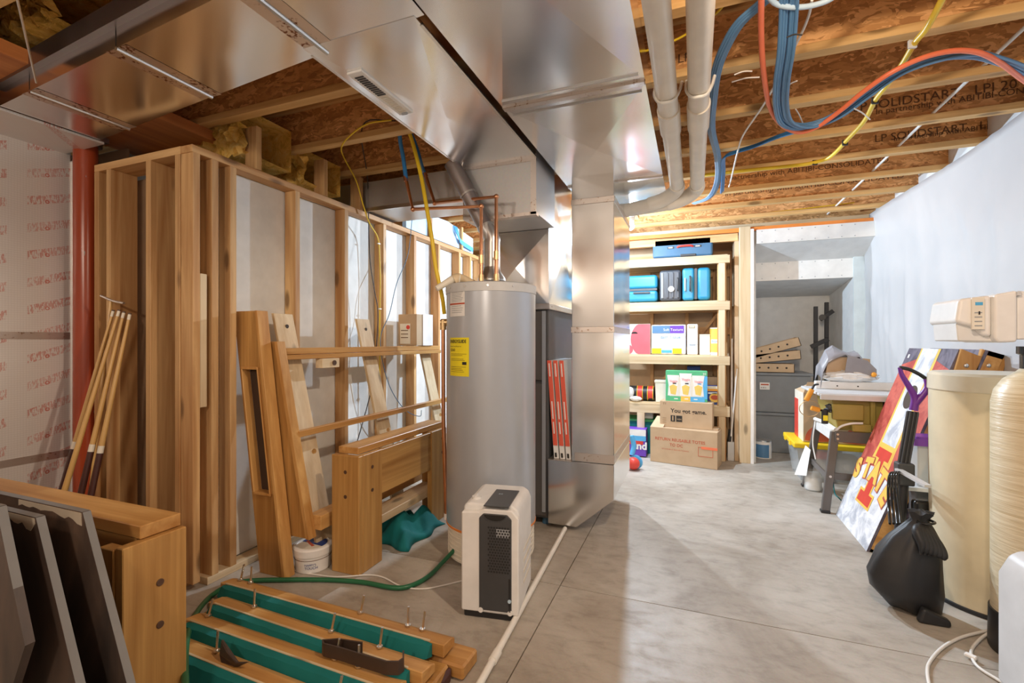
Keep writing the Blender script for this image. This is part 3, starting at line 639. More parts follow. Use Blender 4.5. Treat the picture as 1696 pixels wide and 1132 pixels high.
# draft hood and vent
MB().lathe((hx,hy+.01,1.605), [(.085,.03),(.085,.045),(.055,.09),(.05,.12)], 28).build('draft_hood', 'vent_metal', wh, smooth=True)
for k in range(4): a = R(45+90*k); MB().cyl((hx+.075*math.cos(a),hy+.01+.075*math.sin(a),1.60),(hx+.075*math.cos(a),hy+.01+.075*math.sin(a),1.64),.005,n=6).build('hood_leg', 'vent_metal', wh)
v = thing('vent_pipe_metal', 'grey metal flue pipe slanting up from the top of the water heater', 'pipe', (hx, hy, 1.72))
p0 = V((hx,hy+.01,1.71)); p1 = p0+V((0,0,.16)); p3 = onY(757, 288, 2.58); p2 = p1+(p3-p1)*.12+V((0,0,.02)); p4 = p3+(p3-p1)*.15
MB().cyl(p0, p1, .051, n=24).build('pipe', 'vent_metal', v, smooth=True); MB().tube([p1-V((0,0,.01)), p1+V((0,0,.03)), p2+(p3-p2)*.03, p2+(p3-p2)*.08], .0505, 24).build('elbow', 'vent_metal', v, smooth=60)
MB().cyl(p2, p4, .0495, n=24).build('pipe', 'galv_dark', v, smooth=True)
for t in (.05, .52): c = p2+(p4-p2)*t; d = (p4-p2).normalized(); MB().cyl(c, c+d*.012, .053, n=24).build('joint_ring', 'vent_metal', v, smooth=True)
# copper lines with blue plastic tails
def line(name, lab, cat, pts, r, mat, group=None, n=10, smooth=True, parts=()):
    o = MB().tube(pts, r, n, smooth).build(name, mat, smooth=70); tag(o, lab, cat, group)
    return o
def copper(lab, pts, tail, yy):
    t = thing('copper_pipe', lab, 'pipe', pts[-1], 'copper water pipes above the heater')
    MB().tube(pts, .0115, 12, False).build('pipe', 'copper', t, smooth=60)
    for p in pts[1:-1]:
        i = pts.index(p); MB().blob(p, .0155, nu=12).build('elbow', 'copper', t, smooth=True)
    e = V(pts[-1]); MB().cyl(e, e+V((0,0,.06)), .016, n=12).build('fitting', 'brass', t, smooth=True)
    m = V(pts[-2]).lerp(e, .62); MB().cyl(m, m-V((0,0,.05)), .016, n=12).build('fitting', 'brass', t, smooth=True)
    MB().cyl(V(pts[0]), V(pts[0])+(V(pts[0])-V(pts[1])).normalized()*.03, .014, n=12).build('crimp_ring', 'copper', t, smooth=True)
    MB().tube([V(pts[0])]+tail, .013, 10).build('plastic_tail', 'blue_pex', t, smooth=60)
ya = 2.48
copper('copper pipe in front, rising from the left side of the heater top and turning left', [onY(673,300,ya), onY(684,347,ya), onY(797,342,ya+.01), V((onY(797,342,ya+.01).x, ya+.01, 1.60))],
   [onY(668,262,ya), onY(663,235,ya-.02), onY(661,208,ya-.06)], ya)
yb = 2.66
copper('copper pipe behind, rising beside the metal flue and turning left', [onY(706,294,yb), onY(720,337,yb), onY(822,326,yb-.16), V((onY(822,326,yb-.16).x, yb-.16, 1.60))],
   [onY(700,280,yb), onY(690,245,yb), onY(681,222,yb-.05), onY(672,200,yb-.12)], yb)
# relief valve and its pipe
rv = thing('relief_pipe', 'straight copper discharge pipe running down the left side of the water heater', 'pipe', (onY(733,560,2.5).x, 2.5, 0))
vx = onY(734, 560, 2.49).x
MB().tube([(vx,2.49,1.35),(vx+.002,2.49,.8),(vx+.022,2.49,.22)], .0125, 12, False).build('pipe', 'copper', rv, smooth=60)
MB().cyl((vx-.015,2.49,1.385),(vx+.05,2.51,1.385),.022,n=14).build('valve_body', 'brass', rv, smooth=True); MB().cyl((vx,2.49,1.34),(vx,2.49,1.40),.019,n=14).build('fitting', 'brass', rv, smooth=True)
MB().cyl((vx+.022,2.49,.20),(vx+.022,2.49,.235),.015,n=12).build('end_cap', 'white', rv, smooth=True)
# gas flex, cables
yg = 2.47
line('gas_line', 'thick yellow gas hose hanging from the joists down to the left of the water heater', 'hose', [onY(672,205,yg-.05),onY(683,235,yg),onY(697,290,yg),onY(706,340,yg-.02),onY(716,400,yg-.02),onY(722,445,yg),onY(732,490,yg+.02),onY(736,520,yg+.05)], .0125, 'yellow_flex')
line('blue_hose', 'blue plastic line behind the yellow gas hose, beside the register duct', 'hose', [onY(673,205,2.55),onY(684,235,2.56),onY(694,265,2.58),onY(700,285,2.6)], .010, 'blue_cable')
XW = WX+.03
line('yellow_cable', 'yellow electrical cable looping from the joists and down the fourth stud', 'cable', [onY(648,199,2.3),onY(610,205,2.3),onY(583,222,2.32),onY(566,243,2.35),onX(570,262,XW),onX(590,300,XW),onX(601,338,XW),onX(612,370,XW),onX(626,395,XW),onX(629,430,XW),onX(630,470,XW),onX(629,520,XW),onX(629,640,XW),onX(629,700,XW)], .005, 'yellow_flex')
line('black_cable', 'thin black cable beside the yellow one on the stud wall', 'cable', [onY(655,200,2.33),onY(600,210,2.33),onX(609,300,XW),onX(612,420,XW+.02),onX(620,480,XW+.02),onX(626,520,XW+.03),onX(622,590,XW+.02),onX(614,650,XW+.01),onX(588,745,XW)], .0035, 'black')
line('grey_cable', 'thin bluish grey cable sagging in front of the stud wall left of the heater', 'cable', [onX(694,300,XW+.1),onX(684,350,XW+.1),onX(676,420,XW+.1),onX(657,470,XW+.1),onX(645,520,XW+.08),onX(630,560,XW+.06),onX(636,610,XW+.06),onX(650,650,XW+.08),onX(672,680,XW+.1),onX(695,690,XW+.1),onX(698,680,XW+.1)], .003, 'suitcase_navy')
for k, (px, py, s) in enumerate(((627,404,'upper'),(629,512,'middle'),(629,640,'lower'))):
    p = onX(px, py, XW); o = MB().box(p.x-.004,p.x+.008,p.y-.014,p.y+.014,p.z-.004,p.z+.004).build('cable_staple','white_cable'); tag(o, s+' of three white staples holding the yellow cable to the stud', 'staple', 'cable staples')
# box, blue panel
p = onX(728, 577, -2.26)
bx = thing('cardboard_carton', 'brown and white carton standing on the top rail of the wooden frame by the heater', 'box', (-2.24, 3.6, 1.24))
a, b_ = onX(688, 575, -2.22), onX(712, 575, -2.22)
B(-2.34, -2.16, 3.36, 3.62, 1.235, 1.50).build('box_body', 'cardboard', bx, bevel=.002)
B(-2.158, -2.154, 3.45, 3.61, 1.236, 1.505).build('white_flap', 'white', bx); B(-2.32, -2.22, 3.355, 3.359, 1.25, 1.42).build('label', 'cream', bx)
MB().cyl((-2.24,3.3535,1.39),(-2.24,3.356,1.39),.018,n=14).build('red_dot', 'red', bx)
for z in (1.36, 1.33, 1.30): B(-2.31, -2.24, 3.353, 3.3555, z, z+.006).build('printed_line', 'ink_brown', bx)
o = MB().prism([(3.55,2.285),(4.9,2.285),(4.9,2.46),(4.3,2.52),(3.9,2.50),(3.55,2.44)], 'yz', -2.43, -2.39).build('foam_board', 'foam_blue'); tag(o, 'pale blue foam board standing on the top plate of the stud wall', 'foam board')
for k in range(4): line('blue_tube', ['first','second','third','fourth','fifth','sixth','seventh'][k]+' from the left of four bright blue tubes bent over the foam board', 'tube', [V((-2.38,4.42+.02*k,2.50)),V((-2.36,4.44+.02*k,2.43-.01*k)),V((-2.36,4.55,2.37-.012*k)),V((-2.37,4.85,2.34-.012*k))], .007, 'sky_blue', 'blue tubes over the foam board', 8)
# roll of wood-print paper on the heater
t = thing('paper_roll', 'curled beige cardboard sleeve lying on top of the water heater', 'roll', (-1.33, 2.5, 1.61))
q = [onY(723,482,2.40), onY(752,470,2.47), onY(778,466,2.58)]
MB().tube([q[0]+V((0,0,.012)), q[1]+V((0,0,.03)), q[1]+V((.03,.02,.032))], lambda s: .017+.013*s, 14).build('sleeve', 'cream', t, smooth=70)
MB().tube([q[1]+V((0,0,.022)), q[1]+V((.03,.02,.035)), V((-1.24,2.56,1.625))], lambda s: .034-.018*s, 12).build('crumpled_end', 'pale_x', t, smooth=50)

# ================================================================ STEEL COLUMN, CUES
o = thing('steel_column', 'round steel column with chipped red paint at the left end of the stud wall', 'column', (-3.27, 1.63, 0))
MB().cyl((-3.27,1.63,0),(-3.27,1.63,2.43),.056,n=32).build('shaft', 'red_paint', o, smooth=True); B(-3.34,-3.20,1.55,1.71,2.43,2.459).build('cap_plate', 'galv_dark', o); MB().cyl((-3.27,1.63,2.40),(-3.27,1.63,2.43),.075,n=20).build('collar', 'galv_dark', o, smooth=True)
cues = [((-3.00,1.27),(-2.92,1.58,1.44),0,'billiard cue with dark butt, leftmost of the bunch leaning at the corner wall'),
        ((-2.90,1.22),(-2.87,1.58,1.44),1,'plain wooden billiard cue without a dark butt in the middle of the bunch'),
        ((-2.82,1.28),(-2.84,1.585,1.43),0,'billiard cue with dark butt, second from the right of the bunch'),
        ((-2.76,1.30),(-2.79,1.585,1.42),0,'billiard cue with dark butt, rightmost of the bunch')]
for (bx_, by_), top, pl_, lab in cues:
    a = V((bx_, by_, .0)); b = V(top); d = b-a; c = thing('billiard_cue', lab, 'cue', a, 'billiard cues')
    f = .0 if pl_ else .50
    if not pl_:
        MB().cyl(a+d*.01, a+d*.50, .0165, .0135, 14).build('butt', 'wrap_brown', c, smooth=True)
        MB().cyl(a+d*.50, a+d*.525, .0136, .0133, 14).build('collar', 'cream', c, smooth=True)
    MB().cyl(a+d*(f+.025 if f else 0), a+d*.975, .0165 if pl_ else .0128, .0075, 14).build('shaft', 'cue', c, smooth=True)
    MB().cyl(a+d*.975, a+d*.995, .0078, .0075, 12).build('ferrule', 'cream', c, smooth=True); MB().cyl(a+d*.995, a+d, .0075, n=12).build('tip', 'plug', c, smooth=True)
t = thing('bridge_stick', 'thin cue-like bridge stick with a small metal cross head, behind the cues', 'stick', (-2.83,1.32,0))
MB().cyl((-2.86,1.40,0),(-2.96,1.59,1.50),.008,n=10).build('shaft','cue',t,smooth=True); MB().tube([(-3.02,1.575,1.52),(-2.93,1.585,1.49),(-2.84,1.585,1.475)], .007, 8).build('cross_head','steel',t,smooth=60)

# ================================================================ CABLES AT THE UPPER RIGHT
def zpath(pts, dx=0, dy=0, dz=0): return [onZ(a, b, c)+V((dx, dy, dz)) for a, b, c in pts]
loop = [(1318,-170,2.535),(1306,-30,2.49),(1304,20,2.46),(1300,80,2.40),(1293,130,2.36),(1292,170,2.335),(1300,198,2.32),(1322,208,2.32),(1350,204,2.33),(1385,188,2.35),(1430,155,2.39),(1480,120,2.43),(1540,98,2.46),(1600,88,2.475),(1650,95,2.475),(1720,128,2.49),(1850,215,2.535)]
rnd = random.Random(4)
for k in range(7):
    dx, dy, dz = (-.022,-.012,-.004,.004,.012,.020,.028)[k], rnd.uniform(-.008,.008), rnd.uniform(-.02,.016)
    line('blue_cable', ['first','second','third','fourth','fifth','sixth','seventh'][k]+' strand from the left of the seven blue cables looping below the joists', 'cable', zpath(loop, dx, dy, dz), .0068, 'blue_cable', 'blue cables looping under the joists', 8)
line('orange_cable', 'orange-red cable looping along the blue bundle at the upper right', 'cable', zpath([(1270,-170,2.53),(1262,-30,2.47),(1261,60,2.42),(1266,130,2.36),(1276,180,2.33),(1295,207,2.31),(1322,219,2.30),(1352,211,2.31),(1390,185,2.34),(1430,152,2.375),(1480,118,2.41),(1540,92,2.445),(1600,84,2.455),(1650,100,2.45),(1720,150,2.47),(1850,230,2.53)]), .0105, 'orange_cable')
for k in range(5):
    d = (-.016,-.008,0,.008,.016)[k]
    line('blue_cable', ['first','second','third','fourth','fifth','sixth','seventh'][k]+' from the left of five blue cables dropping beside the cream vent pipes', 'cable', zpath([(1390,-90,2.53),(1300,-25,2.50),(1262,8,2.48),(1226,40,2.47),(1204,75,2.46),(1188,115,2.455),(1181,160,2.455),(1178,215,2.46),(1188,258,2.47),(1190,290,2.46),(1184,315,2.44),(1172,330,2.44),(1150,338,2.53)], d, d*.3, abs(d)*.4), .0065, 'blue_cable', 'blue cables beside the vent pipes', 8)
for k in range(3):
    d = (-.008,0,.008)[k]
    line('blue_cable', ['left','middle','right'][k]+' strand of three blue cables running from the vent pipes to the hanging loop', 'cable', zpath([(1196,318,2.44),(1198,285,2.47),(1199,262,2.48),(1218,252,2.485),(1250,242,2.485),(1290,226,2.47),(1330,214,2.44)], d, 0, d), .0065, 'blue_pex', 'blue cables running right', 8)
yc = thing('yellow_gas_tubing', 'yellow corrugated gas tubing snaking under the joists at the upper right', 'tube', onZ(1450,165,2.47))
MB().tube(zpath([(1640,-170,2.53),(1575,-30,2.495),(1560,0,2.49),(1536,45,2.48),(1516,70,2.48),(1495,105,2.48),(1470,140,2.48),(1450,166,2.48),(1432,200,2.48),(1405,230,2.485),(1375,260,2.49),(1345,270,2.49),(1310,275,2.49),(1250,281,2.49),(1195,287,2.49),(1150,292,2.53)]), .0115, 12).build('tubing', 'yellow_flex', yc, smooth=70)
for a, b, c in ((1512,72,2.48),(1450,166,2.48),(1400,236,2.485),(1350,269,2.49)): p = onZ(a, b, c); MB().bar(p-V((.016,.0,0)), p+V((.016,.01,0)), .034, .012).build('tie', 'black' if a != 1512 else 'light_grey', yc, bevel=.003)
line('yellow_cable', 'thin yellow cable crossing behind the cream vent pipes near the top', 'cable', [onZ(1205,0,2.56),onZ(1186,22,2.55),onZ(1150,48,2.55),onZ(1115,68,2.55),onZ(1060,88,2.55)], .005, 'yellow_flex')
line('pale_blue_tube', 'pale blue tube curving across the top edge of the picture, right of the pipes', 'tube', zpath([(1235,-70,2.53),(1268,-14,2.47),(1285,6,2.46),(1315,12,2.455),(1350,8,2.46),(1385,-8,2.47),(1430,-60,2.53)]), .009, 'foam_blue')
line('white_cable', 'white cable running lengthwise just above the joist flanges at the upper right', 'cable', [V((1.27,.9,2.565)),V((1.275,2.4,2.57)),V((1.26,3.3,2.565)),V((1.265,4.4,2.57)),V((1.26,5.6,2.565))], .008, 'white_cable', n=8)
line('hanging_cable', 'slack white cord hanging from the joists right of the vent pipes', 'cord', zpath([(1345,0,2.48),(1338,30,2.47),(1320,70,2.47),(1270,165,2.47),(1232,222,2.46),(1222,250,2.46),(1210,300,2.44)])+[onY(1203,320,5.3),onY(1192,330,5.3),onY(1194,345,5.35),onY(1180,358,5.4)], .005, 'white_cable')
for k, (px, py, a, b) in enumerate(((1258,128,-46,8),(1300,148,20,-14),(1415,180,26,18),(1303,62,26,-4),(1330,205,-12,-24),(1246,118,-30,6))):
    p = onZ(px, py, 2.34); q = onZ(px+a, py+b, 2.34)
    o = MB().tube([p-V((.0,0,.0)), (p+q)/2+V((0,0,.006)), q], .0028, 6).build('cable_tie', 'white_cable' if k != 3 else 'black', smooth=70)
    tag(o, ['white tie tail on the orange cable, pointing left', 'short white tie across the lower blue bundle', 'white tie tail hanging from the rising cable bundle beside the yellow tubing', 'black tie around the upper part of the blue bundle', 'white tie at the lowest point of the blue loop', 'white tie tail furthest left near the blue bundle'][k], 'cable tie', 'cable ties')
nl = thing('white_wire', 'thin white wire stapled along the far joist above the shelving', 'wire', (0.2, 5.2, 2.5))
MB().tube([onY(1045,372,5.42),onY(1100,365,5.42),onY(1180,358,5.42),onY(1250,352,5.42),onY(1330,347,5.42),onY(1420,338,5.42)], .006, 6).build('wire', 'white_cable', nl, smooth=70)
line('yellow_wire', 'thin yellow wire along the far joist above the drywall alcove', 'wire', [onY(1275,352,5.3),onY(1330,346,5.3),onY(1380,340,5.3),onY(1415,336,5.3)], .005, 'yellow_flex')

# ================================================================ POOL TABLE LEGS
def leg_assembly(name, lab, x0, x1, y0, y1, axis, cap0, cap1):
    pass
la = thing('table_leg_frame', 'wooden pool table leg frame with two bolted corner legs in front of the water heater', 'table frame', (-1.75, 2.5, 0), 'pool table leg frames')
def corner_leg(par, m, plugs, g='z'):
    mm = MB(m).box(0,.185,0,.036,0,.645).build('leg', 'oak_z', par, bevel=.003)
    b = MB(m).box(.149,.185,.037,.205,0,.645).build('leg', 'oak_z', par, bevel=.003)
    for (x, y, z, face) in plugs:
        if face == 'y': MB(m).cyl((x,-.0015,z),(x,.004,z),.0105,n=14).build('bolt_plug', 'plug', par)
        else: MB(m).cyl((.183,y,z),(.1865,y,z),.0105,n=14).build('bolt_plug', 'plug', par)
T = Matrix.Translation
corner_leg(la, T((-1.873,2.06,0)), [(.095,0,.555,'y'),(.095,0,.42,'y'),(0,.115,.565,'x'),(0,.115,.435,'x')])
m2 = T((-1.873,3.02,0)) @ Matrix.Diagonal((1,-1,1,1))
corner_leg(la, m2, [(0,.06,.575,'x'),(0,.06,.475,'x')])
B(-1.72,-1.695,2.262,2.82,.385,.64).build('apron', 'oak_y', la, bevel=.002)
B(-1.86,-1.725,2.10,3.05,.645,.683).build('cap_rail', 'pine_y', la, bevel=.003)
B(-1.86,-1.725,2.10,3.02,.19,.24).build('foot_rail', 'pale_y', la, bevel=.003)
lb = thing('table_leg_frame', 'wooden pool table leg frame at the lower left corner with two brown bolt caps', 'table frame', (-2.2, 1.0, 0), 'pool table leg frames')
mL = T((-1.592,.885,0))
B(-1.628,-1.592,.885,1.075,0,.648).build('leg', 'oak_z', lb, bevel=.003)
for z in (.50, .365): MB().cyl((-1.5925,.99,z),(-1.5885,.99,z),.0115,n=16).build('bolt_cap', 'plug', lb, bevel=.001)
B(-1.70,-1.63,.88,.916,0,.640).build('leg', 'oak_z', lb, bevel=.002)
B(-3.0,-1.612,.945,1.07,.650,.692).build('cap_rail', 'pine_x', lb, bevel=.003)
B(-3.0,-1.64,.95,.985,.36,.648).build('apron', 'oak_x', lb); B(-3.0,-1.70,1.03,1.075,.0,.648).build('back_panel', 'oak_x', lb); B(-3.0,-1.64,.93,.99,.24,.30).build('foot_rail', 'pine_x', lb)
# slate slabs
xt = -1.60
for k, (yy, xr, lab) in enumerate(((.80, -1.60, 'dark slate slab at the back of the three, nearest the wooden leg frame'), (.715, -1.635, 'middle one of the three dark slate slabs leaning at the lower left'), (.635, -1.625, 'front slate slab of the three, with a cut-off lower corner, at the left edge'))):
    t = thing('slate_slab', lab, 'slate slab', (-2.3, yy, 0), 'pool table slates'); zt = (.79, .80, .855)[k]
    y0, y1 = yy-.010, yy+.009
    if k < 2: pts = [(-3.0,0),(xr+.36,0),(xr,zt),(-3.0,zt)]
    else: pts = [(-3.0,0),(-1.75,0),(-1.70,.22),(-1.60,.33),(-1.53,.47),(-1.495,.54),(xr,zt),(-3.0,zt)]
    MB().prism(pts, 'xz', y0, y1).build('slab_body', 'slate_face', t)
    # sawn right-hand edge and top edge in pale stone
    e0 = (xr+.36, 0) if k < 2 else (-1.497, .54)
    MB().add([(xr+.0012,y0,zt),(xr+.0012,y1,zt),(e0[0]+.0012,y1,e0[1]),(e0[0]+.0012,y0,e0[1])], [(0,1,2,3)]).build('sawn_edge', 'stone_edge', t, fix=False)
    MB().add([(-3.0,y0,zt+.001),(xr,y0,zt+.001),(xr,y1,zt+.001),(-3.0,y1,zt+.001)], [(0,1,2,3)]).build('sawn_edge', 'stone_edge', t)
    ch = MB(); rr = random.Random(k); x = xr-.002; pts = [(xr-.004, zt-.002)]; bot = []
    while x > xr-.34: pts.append((x, zt-.002)); bot.append((x, zt-.012-rr.random()*.03*(1 if x > xr-.12 else .3))); x -= .02
    ch.prism(pts+bot[::-1], 'xz', y0-.0015, y0).build('chipped_rim', 'stone_chip', t)

# ================================================================ LEANING WOOD AT THE STUD WALL
def lean_plank(par, name, x0, x1, y0, y1, xt0, xt1, yt0, yt1, z0, z1, mat, bevel=.002):
    return MB().add([(x0,y0,z0),(x1,y0,z0),(x1,y1,z0),(x0,y1,z0),(xt0,yt0,z1),(xt1,yt0,z1),(xt1,yt1,z1),(xt0,yt1,z1)],
       [(0,3,2,1),(4,5,6,7),(0,1,5,4),(1,2,6,5),(2,3,7,6),(3,0,4,7)]).build(name, mat, par, bevel=bevel)
pa = thing('slotted_side_panel', 'tall orange pine side panel with a long framed slot, leaning left of the white tub', 'panel', (-2.14, 1.92, 0))
def Lx(z): return -.20*z/1.44            # lean of the panel
def seg(x0, x1, z0, z1, y0, y1, name, mat): return lean_plank(pa, name, x0+Lx(z0), x1+Lx(z0), y0, y1, x0+Lx(z1), x1+Lx(z1), y0, y1, z0, z1, mat)
seg(-2.225,-2.05,0,.44,1.90,1.93,'lower_board','oak_z'); seg(-2.225,-2.05,1.12,1.44,1.90,1.93,'upper_board','oak_z')
seg(-2.225,-2.193,.44,1.12,1.90,1.93,'stile','oak_z'); seg(-2.082,-2.05,.44,1.12,1.90,1.93,'stile','oak_z')
seg(-2.20,-2.192,.44,1.12,1.888,1.94,'slot_trim','pine_z'); seg(-2.083,-2.075,.44,1.12,1.888,1.94,'slot_trim','pine_z')
seg(-2.20,-2.075,.43,.445,1.888,1.94,'slot_trim','pine_z'); seg(-2.20,-2.075,1.115,1.13,1.888,1.94,'slot_trim','pine_z')
seg(-2.193,-2.082,.44,1.12,1.938,1.945,'slot_back','leather'); seg(-2.048,-2.028,.0,1.44,1.885,1.955,'edge_board','pine_z')
# rail frame
fr = thing('rail_frame', 'orange pine frame of leaning slats and long horizontal rails left of the water heater', 'frame', (-2.1, 2.8, .2))
lean_plank(fr,'end_board',-2.07,-1.94,1.965,1.99,-2.30,-2.17,1.965,1.99,.20,1.27,'oak_z'); lean_plank(fr,'end_trim',-1.955,-1.93,1.955,2.01,-2.185,-2.16,1.955,2.01,.20,1.27,'pine_z')
MB().box(-2.215,-2.165,2.0,3.75,1.195,1.232).box(-2.205,-2.150,2.0,3.75,1.165,1.193).build('top_rail','pine_y',fr,bevel=.003)
B(-2.08,-2.045,2.0,3.75,.735,.77).build('middle_rail','pine_y',fr,bevel=.002); B(-1.99,-1.90,2.01,3.4,.235,.315).build('bottom_rail','pine_y',fr,bevel=.003)
MB().box(-2.19,-2.135,2.27,2.42,1.105,1.163).build('bracket_block','pale_y',fr,bevel=.002); MB().cyl((-2.134,2.37,1.135),(-2.128,2.37,1.135),.016,n=14).build('bolt_hole','plug',fr)
for k, y in enumerate((2.07, 2.79, 3.55)):
    s = lean_plank(fr,'slat',-1.975,-1.955,y,y+.14,-2.30,-2.28,y-.03,y+.11,.005 if k else .005,1.435,'pale_z')
    zz = 1.36; x = -1.955-.325*(zz/1.43); MB().cyl((x,y+.05,zz),(x+.004,y+.05,zz),.012,n=12).build('knot_hole','leather',s)
    zz = .62; x = -1.955-.325*(zz/1.43); MB().cyl((x,y+.09,zz),(x+.004,y+.09,zz),.016,n=12).build('knot_hole','oak_x',s)
# flat white panels lying behind
# cloth
def cloth(name, pts, h, mat, lab, seed=1):
    rnd = random.Random(seed); n = 22; q = []
    x0 = min(p[0] for p in pts); x1 = max(p[0] for p in pts); y0 = min(p[1] for p in pts); y1 = max(p[1] for p in pts)
    for i in range(n+1):
        for j in range(n+1):
            s, t = i/n, j/n; e = (1-(2*s-1)**4)*(1-(2*t-1)**4)
            z = .004+e*h*(.55+.45*math.sin(9*s+3*t+seed)*math.cos(7*t-4*s)+.1*rnd.random())
            r_ = 1+.10*math.sin(11*t+seed) ; q.append((x0+(x1-x0)*(.5+(s-.5)*r_), y0+(y1-y0)*(.5+(t-.5)*(1+.12*math.sin(9*s))), max(.003, z)))
    f = [(i*(n+1)+j,(i+1)*(n+1)+j,(i+1)*(n+1)+j+1,i*(n+1)+j+1) for i in range(n) for j in range(n)]
    o = MB().add(q, f).build(name, mat, smooth=80, fix=False); m_ = o.modifiers.new('s','SOLIDIFY'); m_.thickness = .004; return tag(o, lab, 'cloth')
cloth('felt_cloth', [(-1.97,2.42),(-1.62,2.86)], .17, 'teal_cloth', 'crumpled dark teal felt cloth on the floor behind the wooden leg frame', 2)
# tub
tb = thing('plastic_tub', 'round white plastic tub with a printed lid on the floor by the leg frame', 'tub', (-2.015, 2.055, 0))
c = (-2.005, 2.06, 0)
MB().lathe(c, [(.088,.0),(.093,.006),(.098,.095)], 40).build('tub_body', 'white', tb, smooth=True); MB().lathe(c, [(.103,.09),(.104,.125),(.098,.132),(.088,.134),(.086,.130),(0,.130)], 40).build('lid', 'white', tb, smooth=True)
MB().lathe(c, [(.078,.1305),(.078,.1320),(0,.1320)], 36).build('lid_label', 'cream', tb)
MB().add([(c[0]+.077*math.cos(R(a)),c[1]+.077*math.sin(R(a)),.1330) for a in range(-10,191,12)], [tuple(range(17))]).build('lid_print', 'navy', tb, fix=False)
MB().bar((c[0]-.05,c[1]+.01,.1335),(c[0]+.03,c[1]-.03,.1335),.002,.014).build('lid_print','ink_red',tb)
MB().lathe(c, [(.0985,.072),(.0990,.0725),(.0985,.074)], 40).build('band', 'ink_brown', tb)
text("NAPPY'S", .016, (c[0]+.098*math.cos(R(-72)),c[1]+.098*math.sin(R(-72)),.045), (1,0,0), (0,0,1), 'navy', tb, wrap=((c[0],c[1]),.096)); text("TOUCH", .019, (c[0]+.098*math.cos(R(-72)),c[1]+.098*math.sin(R(-72)),.027), (1,0,0), (0,0,1), 'navy', tb, wrap=((c[0],c[1]),.095))
# ================================================================ GREEN CUSHION RAILS ON THE FLOOR
def rail(lab, x0, x1, yc0, yc1, zb, gw=.10, hasg=True, bolts=(), matb='pine_x'):
    t = thing('cushion_rail', lab, 'cushion rail', ((x0+x1)/2, (yc0+yc1)/2, zb), 'pool table cushion rails')
    d = V((x1-x0, yc1-yc0, 0)); ang = math.degrees(math.atan2(d.y, d.x)); L = d.length
    m = T((x0, yc0, zb)) @ Matrix.Rotation(R(ang), 4, 'Z')
    MB(m).prism([(.0,0),(.085,0),(.085,.03),(.06,.042),(.0,.05)], 'yz', -.03, L+.05).build('rail_board', matb, t, bevel=.003)
    if hasg:
        q = []
        n = 26
        for i in range(n+1):
            s = i/n; x = L*s; pinch = .018 if i in (0, n) else 0; w = .002*math.sin(i*2.3)
            q += [(x+ (0 if i else .0), -.002, .052-pinch*.4), (x, -.034+pinch+w, .050-pinch*.3), (x, -.056+pinch+w, .000+pinch*.5), (x, -.002, -.012+pinch*.4)]
        f = [(3,2,1,0), (4*n,4*n+1,4*n+2,4*n+3)]
        for i in range(n): f += [(4*i+j, 4*i+4+j, 4*i+4+(j+1) % 4, 4*i+(j+1) % 4) for j in range(4)]
        MB(m).add(q, f).build('felt_cushion', 'teal', t, smooth=50)
        MB(m).box(.01, L-.01, -.004, .004, .050, .0545).build('felt_edge', 'pale_x', t)
    for s, tilt in bolts:
        b = MB(m).cyl((L*s, .055, .04), (L*s+tilt, .055, .125), .0045, n=8).build('bolt', 'steel', t, smooth=True)
        MB(m).cyl((L*s, .055, .047), (L*s, .055, .053), .012, n=6).build('nut', 'steel', t)
rail('green cushion rail furthest back in the pile, nearest the grey heater', -2.07, -.93, 1.575, 1.555, .075, bolts=((.03,.025),(.09,.008),(.66,.02),(.87,.003),(.93,.012)))
rail('green cushion rail second from the back of the pile, behind the black pocket', -1.97, -.93, 1.445, 1.405, .07, bolts=((.18,.004),(.60,.02),(.83,.012)))
rail('long green cushion rail in the middle of the pile, against the wooden leg', -1.95, -.98, 1.325, 1.30, .065, bolts=((.04,.03),(.75,.02),(.86,.003)))
rail('green cushion rail nearest the camera, cut by the bottom edge', -1.86, -1.0, 1.19, 1.16, .06, bolts=((.22,.006),(.9,.02)))
for k, (a, b, z) in enumerate((((-2.1,1.66),(-.80,1.62),.0),((-2.05,1.50),(-.86,1.50),.0),((-2.02,1.36),(-.90,1.36),.0),((-1.95,1.20),(-1.0,1.22),.0))):
    o = MB().bar((a[0],a[1],.03+z),(b[0],b[1],.03+z),.055,.12).build('wooden_rail', 'pine_x' if k % 2 == 0 else 'oak_x', bevel=.008)
    tag(o, ['plain orange pine rail under the back cushion rail, reaching furthest right', 'brown wooden rail on the floor under the second cushion rail', 'plain pine rail on the floor under the middle cushion rail', 'brown wooden rail on the floor under the front cushion rail'][k], 'rail', 'bare wooden rails under the cushions')
# leather pockets
def strip(name, lab, pts, z0, z1, th=.006, closed=False, mat='leather'):
    n = len(pts); q = []
    for i, p in enumerate(pts):
        a = V(pts[max(i-1,0)]); b = V(pts[min(i+1,n-1)]); d = (b-a).normalized(); s = V((-d.y, d.x))*th/2
        zz0 = z0(i/(n-1)) if callable(z0) else z0; zz1 = z1(i/(n-1)) if callable(z1) else z1
        q += [(p[0]+s.x,p[1]+s.y,zz0),(p[0]-s.x,p[1]-s.y,zz0),(p[0]-s.x,p[1]-s.y,zz1),(p[0]+s.x,p[1]+s.y,zz1)]
    f = [(0,1,2,3),(4*n-1,4*n-2,4*n-3,4*n-4)]
    for i in range(n-1): f += [(4*i+j,4*i+4+j,4*i+4+(j+1)%4,4*i+(j+1)%4) for j in range(4)]
    o = MB().add(q, f).build(name, mat, smooth=40); return tag(o, lab, 'pocket', 'black leather pockets on the rails')
def fp(px, py, z): p = onZ(px, py, z); return (p.x, p.y)
